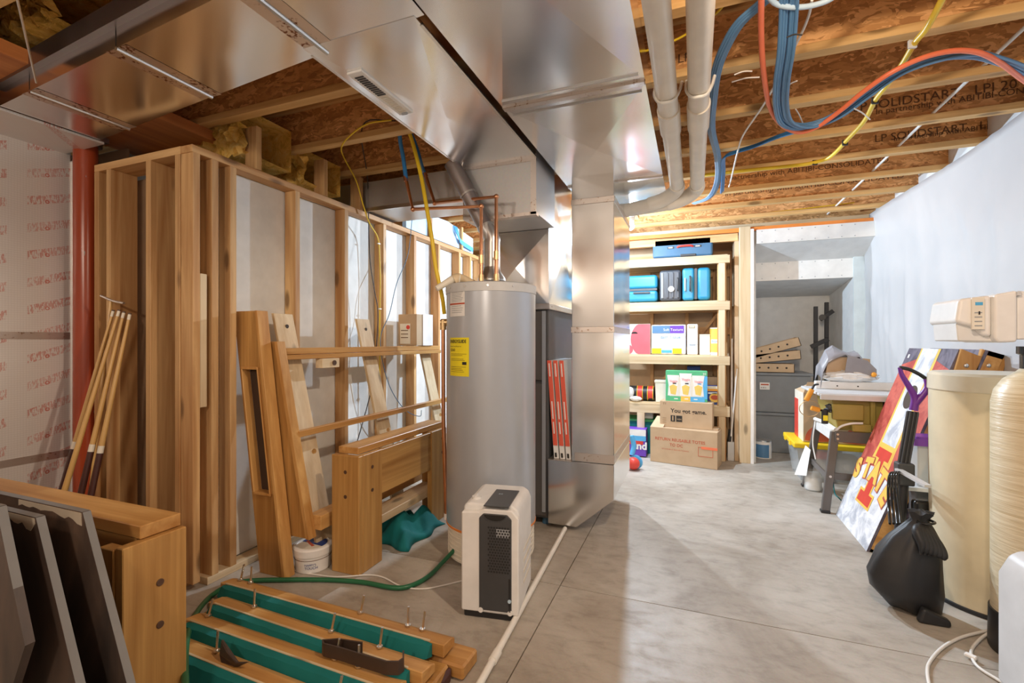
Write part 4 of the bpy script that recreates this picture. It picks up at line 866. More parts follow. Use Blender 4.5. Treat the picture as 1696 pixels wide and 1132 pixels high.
pk = [fp(600,1062,.17),fp(560,1056,.17),fp(534,1058,.17),fp(536,1066,.165),fp(560,1074,.16),fp(600,1086,.16),fp(640,1098,.16),fp(660,1098,.16),fp(668,1090,.165),fp(668,1072,.17)]
pk2 = []
for i in range(len(pk)-1):
    for j in range(4): t_ = j/4; pk2.append((pk[i][0]*(1-t_)+pk[i+1][0]*t_, pk[i][1]*(1-t_)+pk[i+1][1]*t_))
strip('leather_pocket', 'looped black leather table pocket lying across the green rails', pk2, .118, .165)
q = [onZ(366,1060,.17), onZ(376,1080,.15), onZ(392,1098,.13), onZ(410,1098,.135), onZ(388,1108,.10), onZ(366,1102,.10), onZ(362,1085,.13)]
o = MB().poly(q, .012, (0,-1,.3)).build('leather_pocket', 'leather', bevel=.003); tag(o, 'pointed dark leather pocket flap standing up on the middle green rail', 'pocket', 'black leather pockets on the rails')
o = MB().poly([onZ(734,1102,.05),onZ(748,1106,.05),onZ(746,1118,.03),onZ(736,1132,.02),onZ(724,1134,.03),onZ(730,1116,.05)], .03, (0,0,1)).build('leather_pocket', 'wrap_brown', bevel=.004); tag(o, 'brown fringed leather pocket end at the right end of the rails', 'pocket', 'black leather pockets on the rails')
# teal scrap at right end
# ================================================================ HOSES AND CORDS ON THE FLOOR
line('garden_hose', 'dark green garden hose curving over the floor from behind the white appliance', 'hose', [onZ(765,898,.10),onZ(752,912,.07),onZ(735,930,.03),onZ(710,955,.014),onZ(680,971,.014),onZ(650,974,.014),onZ(600,965,.014),onZ(540,961,.014),onZ(470,961,.014),onZ(410,963,.014),onZ(375,972,.014),onZ(345,992,.02),onZ(322,1022,.06),onZ(310,1056,.12),onZ(306,1095,.15),onZ(307,1140,.15)], .012, 'hose')
line('floor_cable', 'thin white cord on the floor in front of the white tub and wooden leg', 'cord', [onZ(482,910,.1),onZ(484,935,.02),onZ(492,947,.005),onZ(520,952,.005),onZ(560,956,.005),onZ(610,953,.005),onZ(635,957,.005),onZ(665,972,.005),onZ(700,976,.005),onZ(735,970,.005),onZ(775,960,.005)], .004, 'white_cable')
cp = thing('condensate_pipe', 'straight white plastic drain pipe lying on the floor beside the white appliance', 'pipe', onZ(860,1010,.02))
a, b = onZ(936,876,.018), onZ(780,1160,.018)
MB().cyl(a, b, .014, n=14).build('pipe', 'pvc_white', cp, smooth=True)
c1 = onZ(820,1088,.018); d_ = (b-a).normalized(); MB().cyl(c1-d_*.03, c1+d_*.03, .018, n=14).build('coupling', 'pvc_white', cp, smooth=True)
# ================================================================ DEHUMIDIFIER
dh = thing('dehumidifier', 'white dehumidifier with a black front grille standing before the water heater', 'dehumidifier', (-.87, 2.1, 0))
m = rotz((-.87, 1.955, 0), 9)
x0, x1, y0, y1 = -1.005, -.735, 1.955, 2.29
MB(m).prism([(x0,.03),(x1,.03),(x1,.470),(x1-.012,.50),(x1-.04,.518),(x0+.02,.518),(x0,.50)], 'xz', y0+.03, y1).build('housing', 'offwhite', dh, bevel=.014)
MB(m).prism([(x0,.03),(x1,.03),(x1,.47),(x1-.03,.505),(x0+.105,.505),(x0+.085,.49),(x0,.485)], 'xz', y0, y0+.035).build('front_bezel', 'white', dh, bevel=.006)
fx0, fx1 = x0+.087, x1-.032
MB(m).prism([(fx0,.045),(fx1,.045),(fx1,.465),(fx1-.02,.485),(fx0+.02,.485),(fx0,.465)], 'xz', y0-.006, y0+.01).build('front_panel', 'charcoal', dh, bevel=.003)
MB(m).box(fx0+.02, fx1-.012, y0-.004, y0+.24, .5165, .522).build('top_strip', 'charcoal', dh, bevel=.002)
MB(m).prism([((fx0+fx1)/2+.05*math.cos(R(t_)), .484+.026*math.sin(R(t_))) for t_ in range(180,361,15)], 'xz', y0-.012, y0).build('handle_scoop', 'black_gloss', dh, smooth=True)
MB(m).cyl((x0+.045,y0+.10,.518),(x0+.045,y0+.10,.528),.022,n=20).build('knob', 'white', dh, smooth=True); MB(m).box(x0+.043,x0+.047,y0+.082,y0+.118,.528,.536).build('knob_grip','white',dh)
text('60', .022, m @ V((fx0+.05,y0+.16,.522)), m.to_3x3() @ V((1,0,0)), m.to_3x3() @ V((0,1,0)), 'foam_blue', dh, 'display', .001)
hx0, hz1 = fx0+.046, .425
holes = MB(m)
for j in range(17):
    for i in range(9):
        x = hx0+.0128*i+(.0064 if j % 2 else 0); z = hz1-.0125*j
        if x < fx1-.006: holes.add([(x+.0052*math.cos(R(60*k+30)), y0-.0072, z+.0052*math.sin(R(60*k+30))) for k in range(6)], [(0,1,2,3,4,5)])
holes.build('grille_holes', 'black', dh, kind='stuff')
gz = MB(m).box(hx0+.035, fx1-.008, y0-.0068, y0-.0062, .383, .42).build('filter_glimpse', 'grey', dh)
for x in (fx0+.002, fx1-.012): MB(m).cyl((x+.006,y0-.003,.045),(x+.006,y0-.008,.045),.012,n=12).build('lower_clip','white',dh,smooth=True)
MB(m).box(fx1-.012,fx1-.003,y0-.008,y0-.005,.05,.2).build('side_recess','black',dh); MB(m).cyl((fx1-.008,y0-.007,.10),(fx1-.008,y0-.012,.10),.008,n=12).build('drain_cap','foam_blue',dh,smooth=True)
MB(m).box(x0+.01,x1-.01,y0+.01,y1-.02,.0,.032).build('base','black',dh,bevel=.004)
for k in range(4): MB(m).box(x1-.001, x1+.002, y0+.12, y0+.30, .12+.05*k, .135+.05*k).build('side_vent','cream',dh)

# ================================================================ SHELVING UNIT
sh = thing('shelving_unit', 'pale lumber storage shelving with four boards at the far end of the room', 'shelf', (-.1, 5.6, 0))
SY = 5.43
def zz(py, Y=SY, px=1125): return onY(px, py, Y).z
bt = [(zz(427),zz(439.5)),(zz(501),zz(515)),(zz(590),zz(604)),(zz(671),zz(687))]
xr_ = onY(1209, 500, SY).x
for k, (zt, zb) in enumerate(bt):
    B(-.95, xr_, SY, SY+.038, zb, zt).build('front_rail', 'pale_x', sh, bevel=.002); B(-.95, xr_-.02, SY+.04, 5.90, zt-.004, zt+.012).build('shelf_board', 'pale_x', sh)
    B(-.95, xr_, 5.86, 5.898, zb, zt-.005).build('back_rail', 'lumber_x', sh); B(xr_-.038, xr_, SY+.039, 5.86, zb, zt-.005).build('end_rail', 'lumber_y', sh)
px_ = onY(1190, 600, SY+.04).x
tops = [0]+[b for a, b in bt]; order = sorted(tops)
zs = sorted([(a, b) for a, b in bt])
B(xr_-.12, xr_-.035, SY+.0395, SY+.0775, 0, zs[-1][0]-.01).build('post', 'lumber_z', sh, bevel=.002)
prev = 0
for zt, zb in zs: B(px_, px_+.062, SY, SY+.036, prev, zb-.001).build('front_post', 'pale_z', sh, bevel=.002); prev = zt+.001
B(-.60,-.52, SY, SY+.036, 0, zs[0][1]).build('front_post', 'pale_z', sh); B(xr_-.05, xr_, 5.86, 5.90, 0, zs[-1][1]).build('post','lumber_z',sh)
MB().bar((xr_-.10,5.88,zs[2][1]-.02),(xr_-.42,5.88,zs[1][0]+.05),.03,.03).build('brace','lumber_x',sh); MB().bar((xr_-.55,5.88,zs[1][1]-.02),(xr_-.85,5.88,zs[0][0]+.05),.03,.03).build('brace','lumber_x',sh)
def S(k): return sorted([a for a, b in bt], reverse=True)[k]+.0125
def xat(px, Y): return onY(px, 566, Y).x
# --- suitcases
def suitcase(lab, px0, px1, py0, Y, dep, z, mat, kind, name='suitcase'):
    x0, x1 = xat(px0, Y), xat(px1, Y); zt = onY((px0+px1)/2, py0, Y).z
    t = thing(name, lab, 'suitcase', ((x0+x1)/2, Y+dep/2, z), 'suitcases on the shelves'); return t, x0, x1, zt
Y0 = SY+.05
t, x0, x1, zt = suitcase('small bright blue hard-shell suitcase lying at the left end of the second board', 1037, 1089, 456, Y0, .34, S(1), 0, 0)
zm = S(1)+(zt-S(1))*.47
B(x0,x1,Y0,Y0+.34,S(1)+.01,zm-.008).build('lower_shell','suitcase_blue',t,bevel=.035); B(x0,x1,Y0,Y0+.34,zm+.008,zt).build('upper_shell','suitcase_blue',t,bevel=.035)
B(x0+.006,x1-.006,Y0+.006,Y0+.33,zm-.012,zm+.012).build('zip_band','dark_grey',t); B(x0+.08,x1-.08,Y0-.02,Y0,zm-.045,zm-.025).build('handle','dark_grey',t,bevel=.004)
t, x0, x1, zt = suitcase('dark grey hard-shell suitcase standing between the two blue ones', 1092, 1128, 447, Y0, .4, S(1), 0, 0)
B(x0,x1,Y0+.01,Y0+.40,S(1)+.012,zt).build('shell','suitcase_dark',t,bevel=.03)
for k in range(4): f = x0+(x1-x0)*(.14+.24*k); B(f-.012,f+.012,Y0-.004,Y0+.012,S(1)+.04,zt-.03).build('shell_rib','grey' if k in (0,) else 'suitcase_dark',t,bevel=.006)
MB().cyl((x0+(x1-x0)*.55,Y0-.006,S(1)+.14),(x0+(x1-x0)*.55,Y0-.016,S(1)+.14),.032,n=20).build('wheel_badge','light_grey',t,smooth=True); MB().tube([(x0+(x1-x0)*.85,Y0,zt-.10),(x0+(x1-x0)*.85,Y0-.03,zt-.11),(x0+(x1-x0)*.85,Y0-.03,zt-.22),(x0+(x1-x0)*.85,Y0,zt-.23)],.009,8).build('handle','charcoal',t,smooth=60)
t, x0, x1, zt = suitcase('upright bright blue suitcase with a dark middle band at the right of the second board', 1130, 1177, 443, Y0, .36, S(1), 0, 0)
xm = x0+(x1-x0)*.48
B(x0,xm-.012,Y0,Y0+.36,S(1)+.01,zt).build('front_shell','suitcase_blue',t,bevel=.03); B(xm+.012,x1,Y0,Y0+.36,S(1)+.01,zt).build('rear_shell','suitcase_blue',t,bevel=.04)
B(xm-.014,xm+.016,Y0+.006,Y0+.35,S(1)+.02,zt-.008).build('zip_band','dark_grey',t,bevel=.004); MB().tube([(x0+.08,Y0,zt-.10),(x0+.08,Y0-.03,zt-.11),(x0+.08,Y0-.03,zt-.24),(x0+.08,Y0,zt-.25)],.009,8).build('handle','charcoal',t,smooth=60)
MB().tube([(x0+.03,Y0,zt-.12),(x0+.03,Y0-.02,zt-.13),(x0+.03,Y0-.02,zt-.24),(x0+.03,Y0,zt-.25)],.008,8).build('handle','light_grey',t,smooth=60)
t, x0, x1, zt = suitcase('slate blue soft suitcase with a red handle lying on the topmost board', 1081, 1181, 392, Y0+.02, .35, S(0), 0, 0)
mt = T(((x0+x1)/2, Y0, S(0))) @ Matrix.Rotation(R(-1.5), 4, 'Y') @ T((-(x0+x1)/2, -Y0, -S(0)))
Y1 = Y0+.02; z0 = S(0)+.004; zt = z0+.222
B(x0,x1,Y1,Y1+.36,z0,zt).build('shell','suitcase_navy',t,bevel=.028,label='slate blue shell')
xm = (x0+x1)/2+.03; MB().tube([(xm-.08,Y1,z0+.11),(xm-.05,Y1-.02,z0+.118),(xm+.05,Y1-.02,z0+.118),(xm+.08,Y1,z0+.11)],.012,8).build('handle','red',t,smooth=60,label='red carry handle')
for s in (-.15, .13): B(xm+s-.035,xm+s+.035,Y1-.006,Y1+.002,z0+.098,z0+.122).build('handle_mount','charcoal',t,bevel=.002); B(xm+s-.025,xm+s+.02,Y1-.009,Y1-.005,z0+.104,z0+.116).build('lock','light_grey',t)
B(xm-.05,xm+.11,Y1-.012,Y1,z0+.005,z0+.03).build('lower_handle','charcoal',t,bevel=.005)
# --- third board
def itm(name, lab, cat, px, Y, z, group=None): return thing(name, lab, cat, (xat(px,Y), Y+.05, z), group)
z = S(2); Y1 = SY+.05
x0, x1 = xat(1036,Y1), xat(1077,Y1); t = itm('dartboard_box', 'flat wooden board with a big pink-red disc standing at the left of the third board', 'board', 1060, Y1, z)
zt = onY(1060,537,Y1).z; B(x0,x1,Y1,Y1+.02,z,zt).build('panel','cream',t)
c = (xat(1080,Y1), Y1, z+.17); pts = []
for k in range(25):
    a = R(80+200*k/24); x_, z_ = c[0]+.235*math.cos(a), c[2]+.235*math.sin(a); pts.append((min(x_, x1-.002), max(z+.003, min(zt-.003, z_))))
MB().add([(p[0],Y1-.002,p[1]) for p in pts]+[(x1-.002,Y1-.002,z+.003),(x1-.002,Y1-.002,zt-.003)], [tuple(range(27))]).build('red_disc','pink_red',t,fix=False)
MB().add([(x0+.03+.055*math.cos(R(a)),Y1-.0025,z+.055+.055*math.sin(R(a))) for a in range(0,360,18)], [tuple(range(20))]).build('red_disc','pink_red',t,fix=False)
MB().add([(xat(1051,Y1)+.035*math.cos(R(a)),Y1-.004,z+.235+.022*math.sin(R(a))) for a in range(0,181,15)], [tuple(range(13))]).build('hand_hole','black',t,fix=False)
x0, x1 = xat(1078.5,Y1), xat(1136,Y1); zt = onY(1108,538,Y1).z
t = itm('tissue_pack', 'large plastic-wrapped pack of bath tissue with a blue and purple top band', 'tissue pack', 1108, Y1, z)
for i in range(4):
    for j in range(3):
        w_ = (x1-x0)/4; h_ = (zt-z)/3; MB().cyl((x0+w_*(i+.5),Y1+.062,z+h_*j+.001),(x0+w_*(i+.5),Y1+.062,z+h_*(j+1)-.001),w_/2,n=20).build('tissue_roll','white',t,smooth=True)
B(x0,x1,Y1+.002,Y1+.12,z+.002,zt-.002).build('wrapper','tissue',t,bevel=.02)
B(x0+.012,x0+(x1-x0)*.55,Y1-.002,Y1+.003,zt-.095,zt-.012).build('print_band','blue_cable',t); B(x0+(x1-x0)*.55,x1-.02,Y1-.002,Y1+.003,zt-.095,zt-.012).build('print_band','purple_box',t)
for a_, b_2 in ((.02,.30),(.62,.88)): B(x0+(x1-x0)*a_,x0+(x1-x0)*b_2,Y1-.002,Y1+.003,z+.01,z+.07).build('print_patch','yellow',t)
B(x0+(x1-x0)*.30,x0+(x1-x0)*.60,Y1-.002,Y1+.003,z+.02,z+.05).build('print_patch','sky_blue',t)
text('Soft Texture', .04, (x0+.13,Y1-.003,zt-.07), (1,0,0), (0,0,1), 'white', t); text('Bath Tissue', .045, (x0+.10,Y1+.001,zt-.155), (1,0,0), (0,0,1), 'blue_cable', t)
x0, x1 = xat(1138,Y1), xat(1156,Y1); t = itm('tissue_pack', 'tall narrow white pack of paper rolls with a small dark label', 'tissue pack', 1147, Y1, z); zt = onY(1147,537,Y1).z
B(x0,x1,Y1,Y1+.13,z,zt).build('wrapper','white',t,bevel=.014); B(x0+.02,x1-.03,Y1-.002,Y1+.001,zt-.045,zt-.018).build('label','olive',t); B(x0+.026,x1-.036,Y1-.0035,Y1-.001,zt-.038,zt-.025).build('label_text','white',t)
for k in (1, 2): B(x0+.001,x1-.001,Y1-.001,Y1+.002,z+(zt-z)*k/3-.002,z+(zt-z)*k/3+.002).build('roll_joint','light_grey',t)
text('Scott', .03, (x0+.02,Y1-.001,z+.10), (1,0,0), (0,0,1), 'blue_cable', t, shear=.3)
x0, x1 = xat(1158,Y1+.04), xat(1176,Y1+.04); t = itm('white_carton', 'plain white carton with a pinkish lid between the tissue pack and the orange roll', 'box', 1168, Y1+.04, z); zt = onY(1168,554,Y1+.04).z
B(x0,x1,Y1+.04,Y1+.16,z,zt-.02).build('carton','white',t,bevel=.003); B(x0-.001,x1+.001,Y1+.038,Y1+.162,zt-.02,zt).build('lid','cream',t,bevel=.003)
x0, x1 = xat(1176,Y1), xat(1200,Y1); t = itm('paper_towel_roll', 'paper towel roll in orange and yellow wrapping at the right of the third board', 'paper towel', 1188, Y1, z); zt = onY(1188,543,Y1).z
r_ = (x1-x0)/2; cx = (x0+x1)/2; MB().cyl((cx,Y1+r_,z),(cx,Y1+r_,zt),r_,n=32).build('roll','white',t,smooth=True)
def arc(a0, a1, z0, z1, mat, nm, off=.0012): 
    q = []; n = 12
    for i in range(n+1): a = R(a0+(a1-a0)*i/n); q += [(cx+(r_+off)*math.cos(a),Y1+r_+(r_+off)*math.sin(a),z0),(cx+(r_+off)*math.cos(a),Y1+r_+(r_+off)*math.sin(a),z1)]
    MB().add(q, [(2*i,2*i+2,2*i+3,2*i+1) for i in range(n)]).build(nm, mat, t, fix=False)
arc(180,330,z+.03,zt-.01,'gold','wrap_print'); arc(290,340,zt-.07,zt-.012,'purple_box','wrap_print',.002); arc(215,320,z+.125,z+.168,'white','wrap_print',.002); arc(290,340,z+.03,z+.10,'orange','wrap_print',.002)
text('Bounty', .04, (cx+r_*math.cos(R(222)),Y1+r_+r_*math.sin(R(222)),z+.135), (1,0,0), (0,0,1), 'blue_cable', t, wrap=((cx,Y1+r_),r_), off=.003, sx=.8)
# --- fourth board
z = S(3)
x0, x1 = xat(1102,Y1-.20), xat(1172,Y1-.20)
sb = thing('snack_box', 'green variety box printed with three snack bags, on top of the upper carton', 'box', (xat(1137,5.2),5.2,.6))
# cartons on the floor in front of the shelf
Yc = 5.17
t = thing('reusable_totes_carton', 'large brown carton with red printed lettering on the floor before the shelves', 'box', (xat(1135,Yc),Yc+.1,0), 'brown cartons before the shelves')
mc = rotz((xat(1077,Yc),Yc,0), -11)
x0 = xat(1077,Yc); W = .66; zt = onY(1080,707,Yc).z
MB(mc).box(x0,x0+W,Yc,Yc+.26,.002,zt).build('box_body','cardboard',t,bevel=.002)
MB(mc).box(x0+.55,x0+W-.01,Yc+.11,Yc+.25,zt+.001,zt+.02).build('open_flap','cardboard',t)
MB(mc).add([(x0,Yc+.0,zt),(x0+.13,Yc+.02,zt+.0),(x0+.13,Yc+.2,zt+.09),(x0+.02,Yc+.2,zt+.09)],[(0,1,2,3)]).build('open_flap','kraft',t)
r3 = mc.to_3x3()
def ct(s, x, z_, size, mat='ink_red', **k): text(s, size, mc @ V((x0+x,Yc,z_)), r3 @ V((1,0,0)), (0,0,1), mat, t, **k)
ct('RETURN REUSABLE TOTES', .05, .238, .042, bold=.0005); ct('TO DC', .20, .185, .042, bold=.0005); ct('RETOURNER LES BACS REUTILISABLES', .12, .145, .016)
for a_, b_2, c_, d__ in ((.48,.62,.115,.119),(.48,.62,.205,.209),(.48,.484,.115,.209),(.616,.62,.115,.209)): MB(mc).box(x0+a_,x0+b_2,Yc-.002,Yc,c_,d__).build('printed_frame','ink_red',t)
MB(mc).box(x0+.51,x0+W+.001,Yc-.003,Yc,.19,.215).build('orange_sticker','orange_cable',t)
zc = zt
mg = rotz((xat(1093,5.22),5.22,0), -7); xg = xat(1093,5.22); t = thing('game_carton', 'brown carton printed You got game, stacked on the lower carton', 'box', (xg+.25,5.3,zc), 'brown cartons before the shelves')
zg0 = zc+.002; zg1 = onY(1095,664,5.22).z
MB(mg).box(xg,xg+.515,5.22,5.40,zg0,zg1).build('box_body','cardboard',t,bevel=.002)
r4 = mg.to_3x3()
text('You got game.', .060, mg @ V((xg+.11,5.22,zg0+.155)), r4 @ V((1,0,0)), (0,0,1), 'ink', t, bold=.0012, sx=1.0)
for a_, b_2 in ((.11,.155),(.165,.225)): MB(mg).box(xg+a_,xg+b_2,5.218,5.22,zg0+.06,zg0+.125).build('printed_badge','ink',t)
MB(mg).box(xg+.126,xg+.138,5.2165,5.218,zg0+.07,zg0+.118).build('badge_figure','cardboard',t); text('NBA', .022, mg @ V((xg+.175,5.2175,zg0+.08)), r4 @ V((1,0,0)), (0,0,1), 'cardboard', t)
for k in range(3): MB(mg).box(xg+.025,xg+.065,5.2185,5.22,zg0+.06-.022*k+.03,zg0+.062-.022*k+.03).build('printed_mark','ink_brown',t)
text('TT', .03, mg @ V((xg+.03,5.22,zg1-.04)), r4 @ V((1,0,0)), (0,0,1), 'ink_brown', t)
zs0 = zg1+.002; ys = 5.235; x0, x1 = xat(1102.5,ys), xat(1171.5,ys); zt = onY(1137,615,ys).z
sb.location = ((x0+x1)/2, ys+.07, zs0); WPOS[sb.name] = V(sb.location)
B(x0,x1,ys,ys+.14,zs0,zt).build('box_body','green_box',sb,bevel=.002)
B(x0+.0,x1,ys-.002,ys,zt-.045,zt-.0).build('top_band','green_box',sb); B(x1-.05,x1,ys-.0025,ys,zs0+.03,zt-.05).build('side_band','sky_blue',sb)
wsn = x1-x0
MB().prism([(x0+.04,zs0+.045),(x1-.05,zs0+.045),(x1-.07,zt-.06),(x0+.05,zt-.06)], 'xz', ys-.002, ys).build('centre_panel','cream',sb)
for k in range(3):
    a_ = x0+wsn*(.05+.30*k); b_2 = a_+wsn*.27; zz0 = zs0+.055; zz1 = zt-(.025 if k == 1 else .045)
    bg = MB().prism([(a_,zz0),(b_2,zz0),(b_2-.01,(zz0+zz1)/2),(b_2+.006,zz1),(a_-.006,zz1),(a_+.01,(zz0+zz1)/2)], 'xz', ys-.004, ys-.002).build('printed_bag','white',sb)
    MB().prism([(a_+.03,zz0+.02),(b_2-.03,zz0+.01),(b_2-.015,zz0+.10),((a_+b_2)/2,zz0+.12),(a_+.018,zz0+.10)], 'xz', ys-.0055, ys-.004).build('printed_fries','fries',bg)
    text('Veggie', .036, (a_+.018,ys-.0055,zz1-.075), (1,0,0), (0,0,1), 'pink_red', bg, sx=.85)
    B(a_+.05,a_+.085,ys-.0055,ys-.004,zz0+.125,zz0+.137).build('printed_mark','ink' if k != 2 else 'sky_blue',bg)
for a_, b_2, mt_ in ((.0,.37,'green_box'),(.37,.60,'gold'),(.60,.94,'sky_blue')): B(x0+wsn*a_,x0+wsn*b_2,ys-.006,ys-.002,zs0,zs0+.05).build('bottom_band',mt_,sb)
for a_ in (.21,.46,.68): B(x0+wsn*a_,x0+wsn*(a_+.09),ys-.0075,ys-.006,zs0+.02,zs0+.03).build('printed_line','white',sb)
text('30', .032, (x1-.045,ys-.002,zt-.038), (1,0,0), (0,0,1), 'white', sb)
# shelf four things
x0, x1 = xat(1171,Y1), xat(1197,Y1); zt = onY(1184,640,Y1).z
t = itm('biscuit_box', 'navy and orange food carton behind the snack box, at the right of the fourth board', 'box', 1184, Y1, z)
B(x0-.05,x1,Y1,Y1+.12,z,zt).build('box_body','navy',t,bevel=.002); B(x0,x1-.001,Y1-.002,Y1,zt-.03,zt-.001).build('top_band','cream',t); B(x0,x1-.001,Y1-.002,Y1,zt-.055,zt-.03).build('orange_band','orange',t)
MB().add([((x0+x1)/2+.055*math.cos(R(a)),Y1-.003,z+.075+.05*math.sin(R(a))) for a in range(0,360,20)],[tuple(range(18))]).build('printed_ring','gold',t,fix=False); MB().add([((x0+x1)/2+.04*math.cos(R(a)),Y1-.004,z+.078+.026*math.sin(R(a))) for a in range(0,360,20)],[tuple(range(18))]).build('printed_food','ink_red',t,fix=False)
B(x0+.01,x1-.04,Y1-.003,Y1,zt-.085,zt-.068).build('lettering_bar','white',t)
t = itm('brown_carton', 'plain brown carton standing behind the navy food carton', 'box', 1184, Y1+.13, z); B(x0-.03,x1,Y1+.13,Y1+.28,z,onY(1184,625,Y1+.13).z).build('box_body','cardboard',t)
x0, x1 = xat(1085,Y1), xat(1103,Y1); t = itm('cream_bucket', 'square cream plastic bucket beside the snack box on the fourth board', 'bucket', 1094, Y1, z); zt = onY(1094,630,Y1).z
MB().prism([(x0+.008,z),(x1+.02,z),(x1+.03,zt-.03),(x0,zt-.03)], 'xz', Y1, Y1+.16).build('body','cream',t,bevel=.006); B(x0-.008,x1+.035,Y1-.006,Y1+.166,zt-.032,zt).build('lid','cream',t,bevel=.006)
x0 = xat(1040,Y1); x1 = xat(1083,Y1); t = itm('striped_bag', 'rolled black sports bag with red and yellow bands at the left of the fourth board', 'bag', 1063, Y1, z)
MB().cyl((x0,Y1+.10,z+.085),(x1,Y1+.10,z+.080),.083,n=28).build('bag_body','black',t,smooth=True,bevel=.01)
for a_ in (.45, .85): xx = x0+(x1-x0)*a_; MB().cyl((xx-.028,Y1+.10,z+.085),(xx+.028,Y1+.10,z+.085),.0855,n=28).build('red_band','red',t,smooth=True); [MB().cyl((xx+s*.03-.003,Y1+.10,z+.085),(xx+s*.03+.003,Y1+.10,z+.085),.0865,n=28).build('yellow_edge','yellow',t,smooth=True) for s in (-1,1)]
t = itm('white_gloves', 'pair of white and black gloves lying in front of the striped bag', 'gloves', 1052, Y1-.03, z); MB().blob((xat(1053,Y1)+.0,Y1-.002,z+.03),.05,1.3,.6,.55,jit=.15,seed=3).blob((xat(1045,Y1),Y1,z+.10),.05,.7,.5,1.2,jit=.12,seed=4).build('glove','white',t,smooth=70)
for k, px in enumerate((1058,)): t2_ = MB().box(xat(1138,Y1+.2),xat(1160,Y1+.2),Y1+.2,Y1+.3,z,onY(1148,607,Y1+.2).z).build('blue_carton','navy',bevel=.002); tag(t2_, 'small blue carton peeking out behind the snack box', 'box')
# --- under the shelf
t = thing('purple_carton', 'purple and white toy carton on the floor left of the brown cartons', 'box', (xat(1060,5.35),5.4,0)); mp_ = rotz((xat(1064,5.3),5.3,0), 0)
x0, x1 = xat(1030,5.30), xat(1070,5.30); zt = onY(1060,712,5.30).z
B(x0,x1,5.30,5.48,.012,zt).build('box_body','purple_box',t,bevel=.002); B(x0,x1-.002,5.298,5.30,zt-.07,zt-.001).build('top_print','white',t); B(x0,x1-.002,5.2975,5.30,zt-.125,zt-.07).build('blue_print','sky_blue',t); B(x0,x1-.03,5.297,5.30,zt-.165,zt-.125).build('red_print','red',t)
text('and', .11, (xat(1047,5.3),5.297,.09), (1,0,0), (0,0,1), 'white', t, bold=.004)
t = thing('green_bin', 'low green plastic bin on the floor under the fourth board', 'bin', (xat(1062,5.55),5.6,0)); B(xat(1030,5.55),xat(1085,5.55),5.50,5.80,0,.36).build('bin_body','teal',t,bevel=.004); B(xat(1030,5.55)-.01,xat(1085,5.55)+.01,5.49,5.81,.36,.385).build('rim','rib_green',t,bevel=.004)
o = B(xat(1057,5.6),xat(1082,5.6),5.56,5.7,.386,.47).build('clear_case','light_grey',bevel=.006); tag(o, 'small grey plastic case lying on the green bin', 'case')
t = thing('toy_ball_set', 'red ball in a light blue plastic toy on the floor beside the duct', 'toy', (xat(1050,4.75),4.75,0))
MB().blob((xat(1049,4.75),4.75,.065),.062,nu=24,nv=14).build('red_ball','red',t,smooth=True); MB().lathe((xat(1052,4.78),4.80,.068),[(.05,0),(.068,.006),(.068,.02),(.05,.026)],24,(.3,1,0)).build('blue_wheel','sky_blue',t,smooth=True)
MB().tube([(xat(1046,4.8),4.82,.13),(xat(1049,4.8),4.84,.22),(xat(1045,4.8),4.84,.32)],.025,8).build('blue_arm','sky_blue',t,smooth=60)
# --- broom corner
t = thing('floor_sweeper', 'white floor sweeper with two thin handles standing between the shelves and the post', 'broom', (xat(1213,5.5),5.5,0))
B(xat(1205,5.5),xat(1216,5.5),5.49,5.56,.0,.20).build('head','light_grey',t,bevel=.004); MB().cyl((xat(1212,5.5),5.52,.2),(xat(1213,5.5),5.56,1.30),.008,n=10).build('handle','white',t,smooth=True)
MB().cyl((xat(1211,5.5),5.50,.26),(xat(1221,5.5),5.52,.98),.008,n=10).build('handle','white',t,smooth=True); MB().cyl((xat(1208,5.5),5.52,.2),(xat(1210,5.5),5.52,.33),.02,n=12).build('joint','black',t,smooth=True)
# ================================================================ ALCOVE
def tote(lab, x0, x1, y0, y1, z0, z1):
    t = thing('storage_tote', lab, 'tote', ((x0+x1)/2,(y0+y1)/2,z0), 'grey totes stacked in the alcove')
    q = [(x0+.04,y0+.03,z0),(x1-.04,y0+.03,z0),(x1-.04,y1-.03,z0),(x0+.04,y1-.03,z0),(x0+.01,y0+.01,z1-.03),(x1-.01,y0+.01,z1-.03),(x1-.01,y1-.01,z1-.03),(x0+.01,y1-.01,z1-.03)]
    MB().add(q, [(0,3,2,1),(4,5,6,7),(0,1,5,4),(1,2,6,5),(2,3,7,6),(3,0,4,7)]).build('tote_body','tote_grey',t,bevel=.012); B(x0-.01,x1+.01,y0-.01,y1+.01,z1-.03,z1).build('lid','tote_grey',t,bevel=.008); return t
ax0 = .62
tote('lower grey tote of the stack in the alcove', ax0, 1.21, 6.05, 6.6, 0, .455)
t = tote('upper grey tote with a small white label in the alcove', ax0, 1.22, 6.05, 6.6, .456, .912)
B(.70,.80,6.046,6.056,.72,.80).build('label','white',t); text('8 00 5', .022, (.71,6.046,.735), (1,0,0), (0,0,1), 'ink', t); B(.71,.79,6.0445,6.0465,.77,.785).build('label_print','ink_red',t)
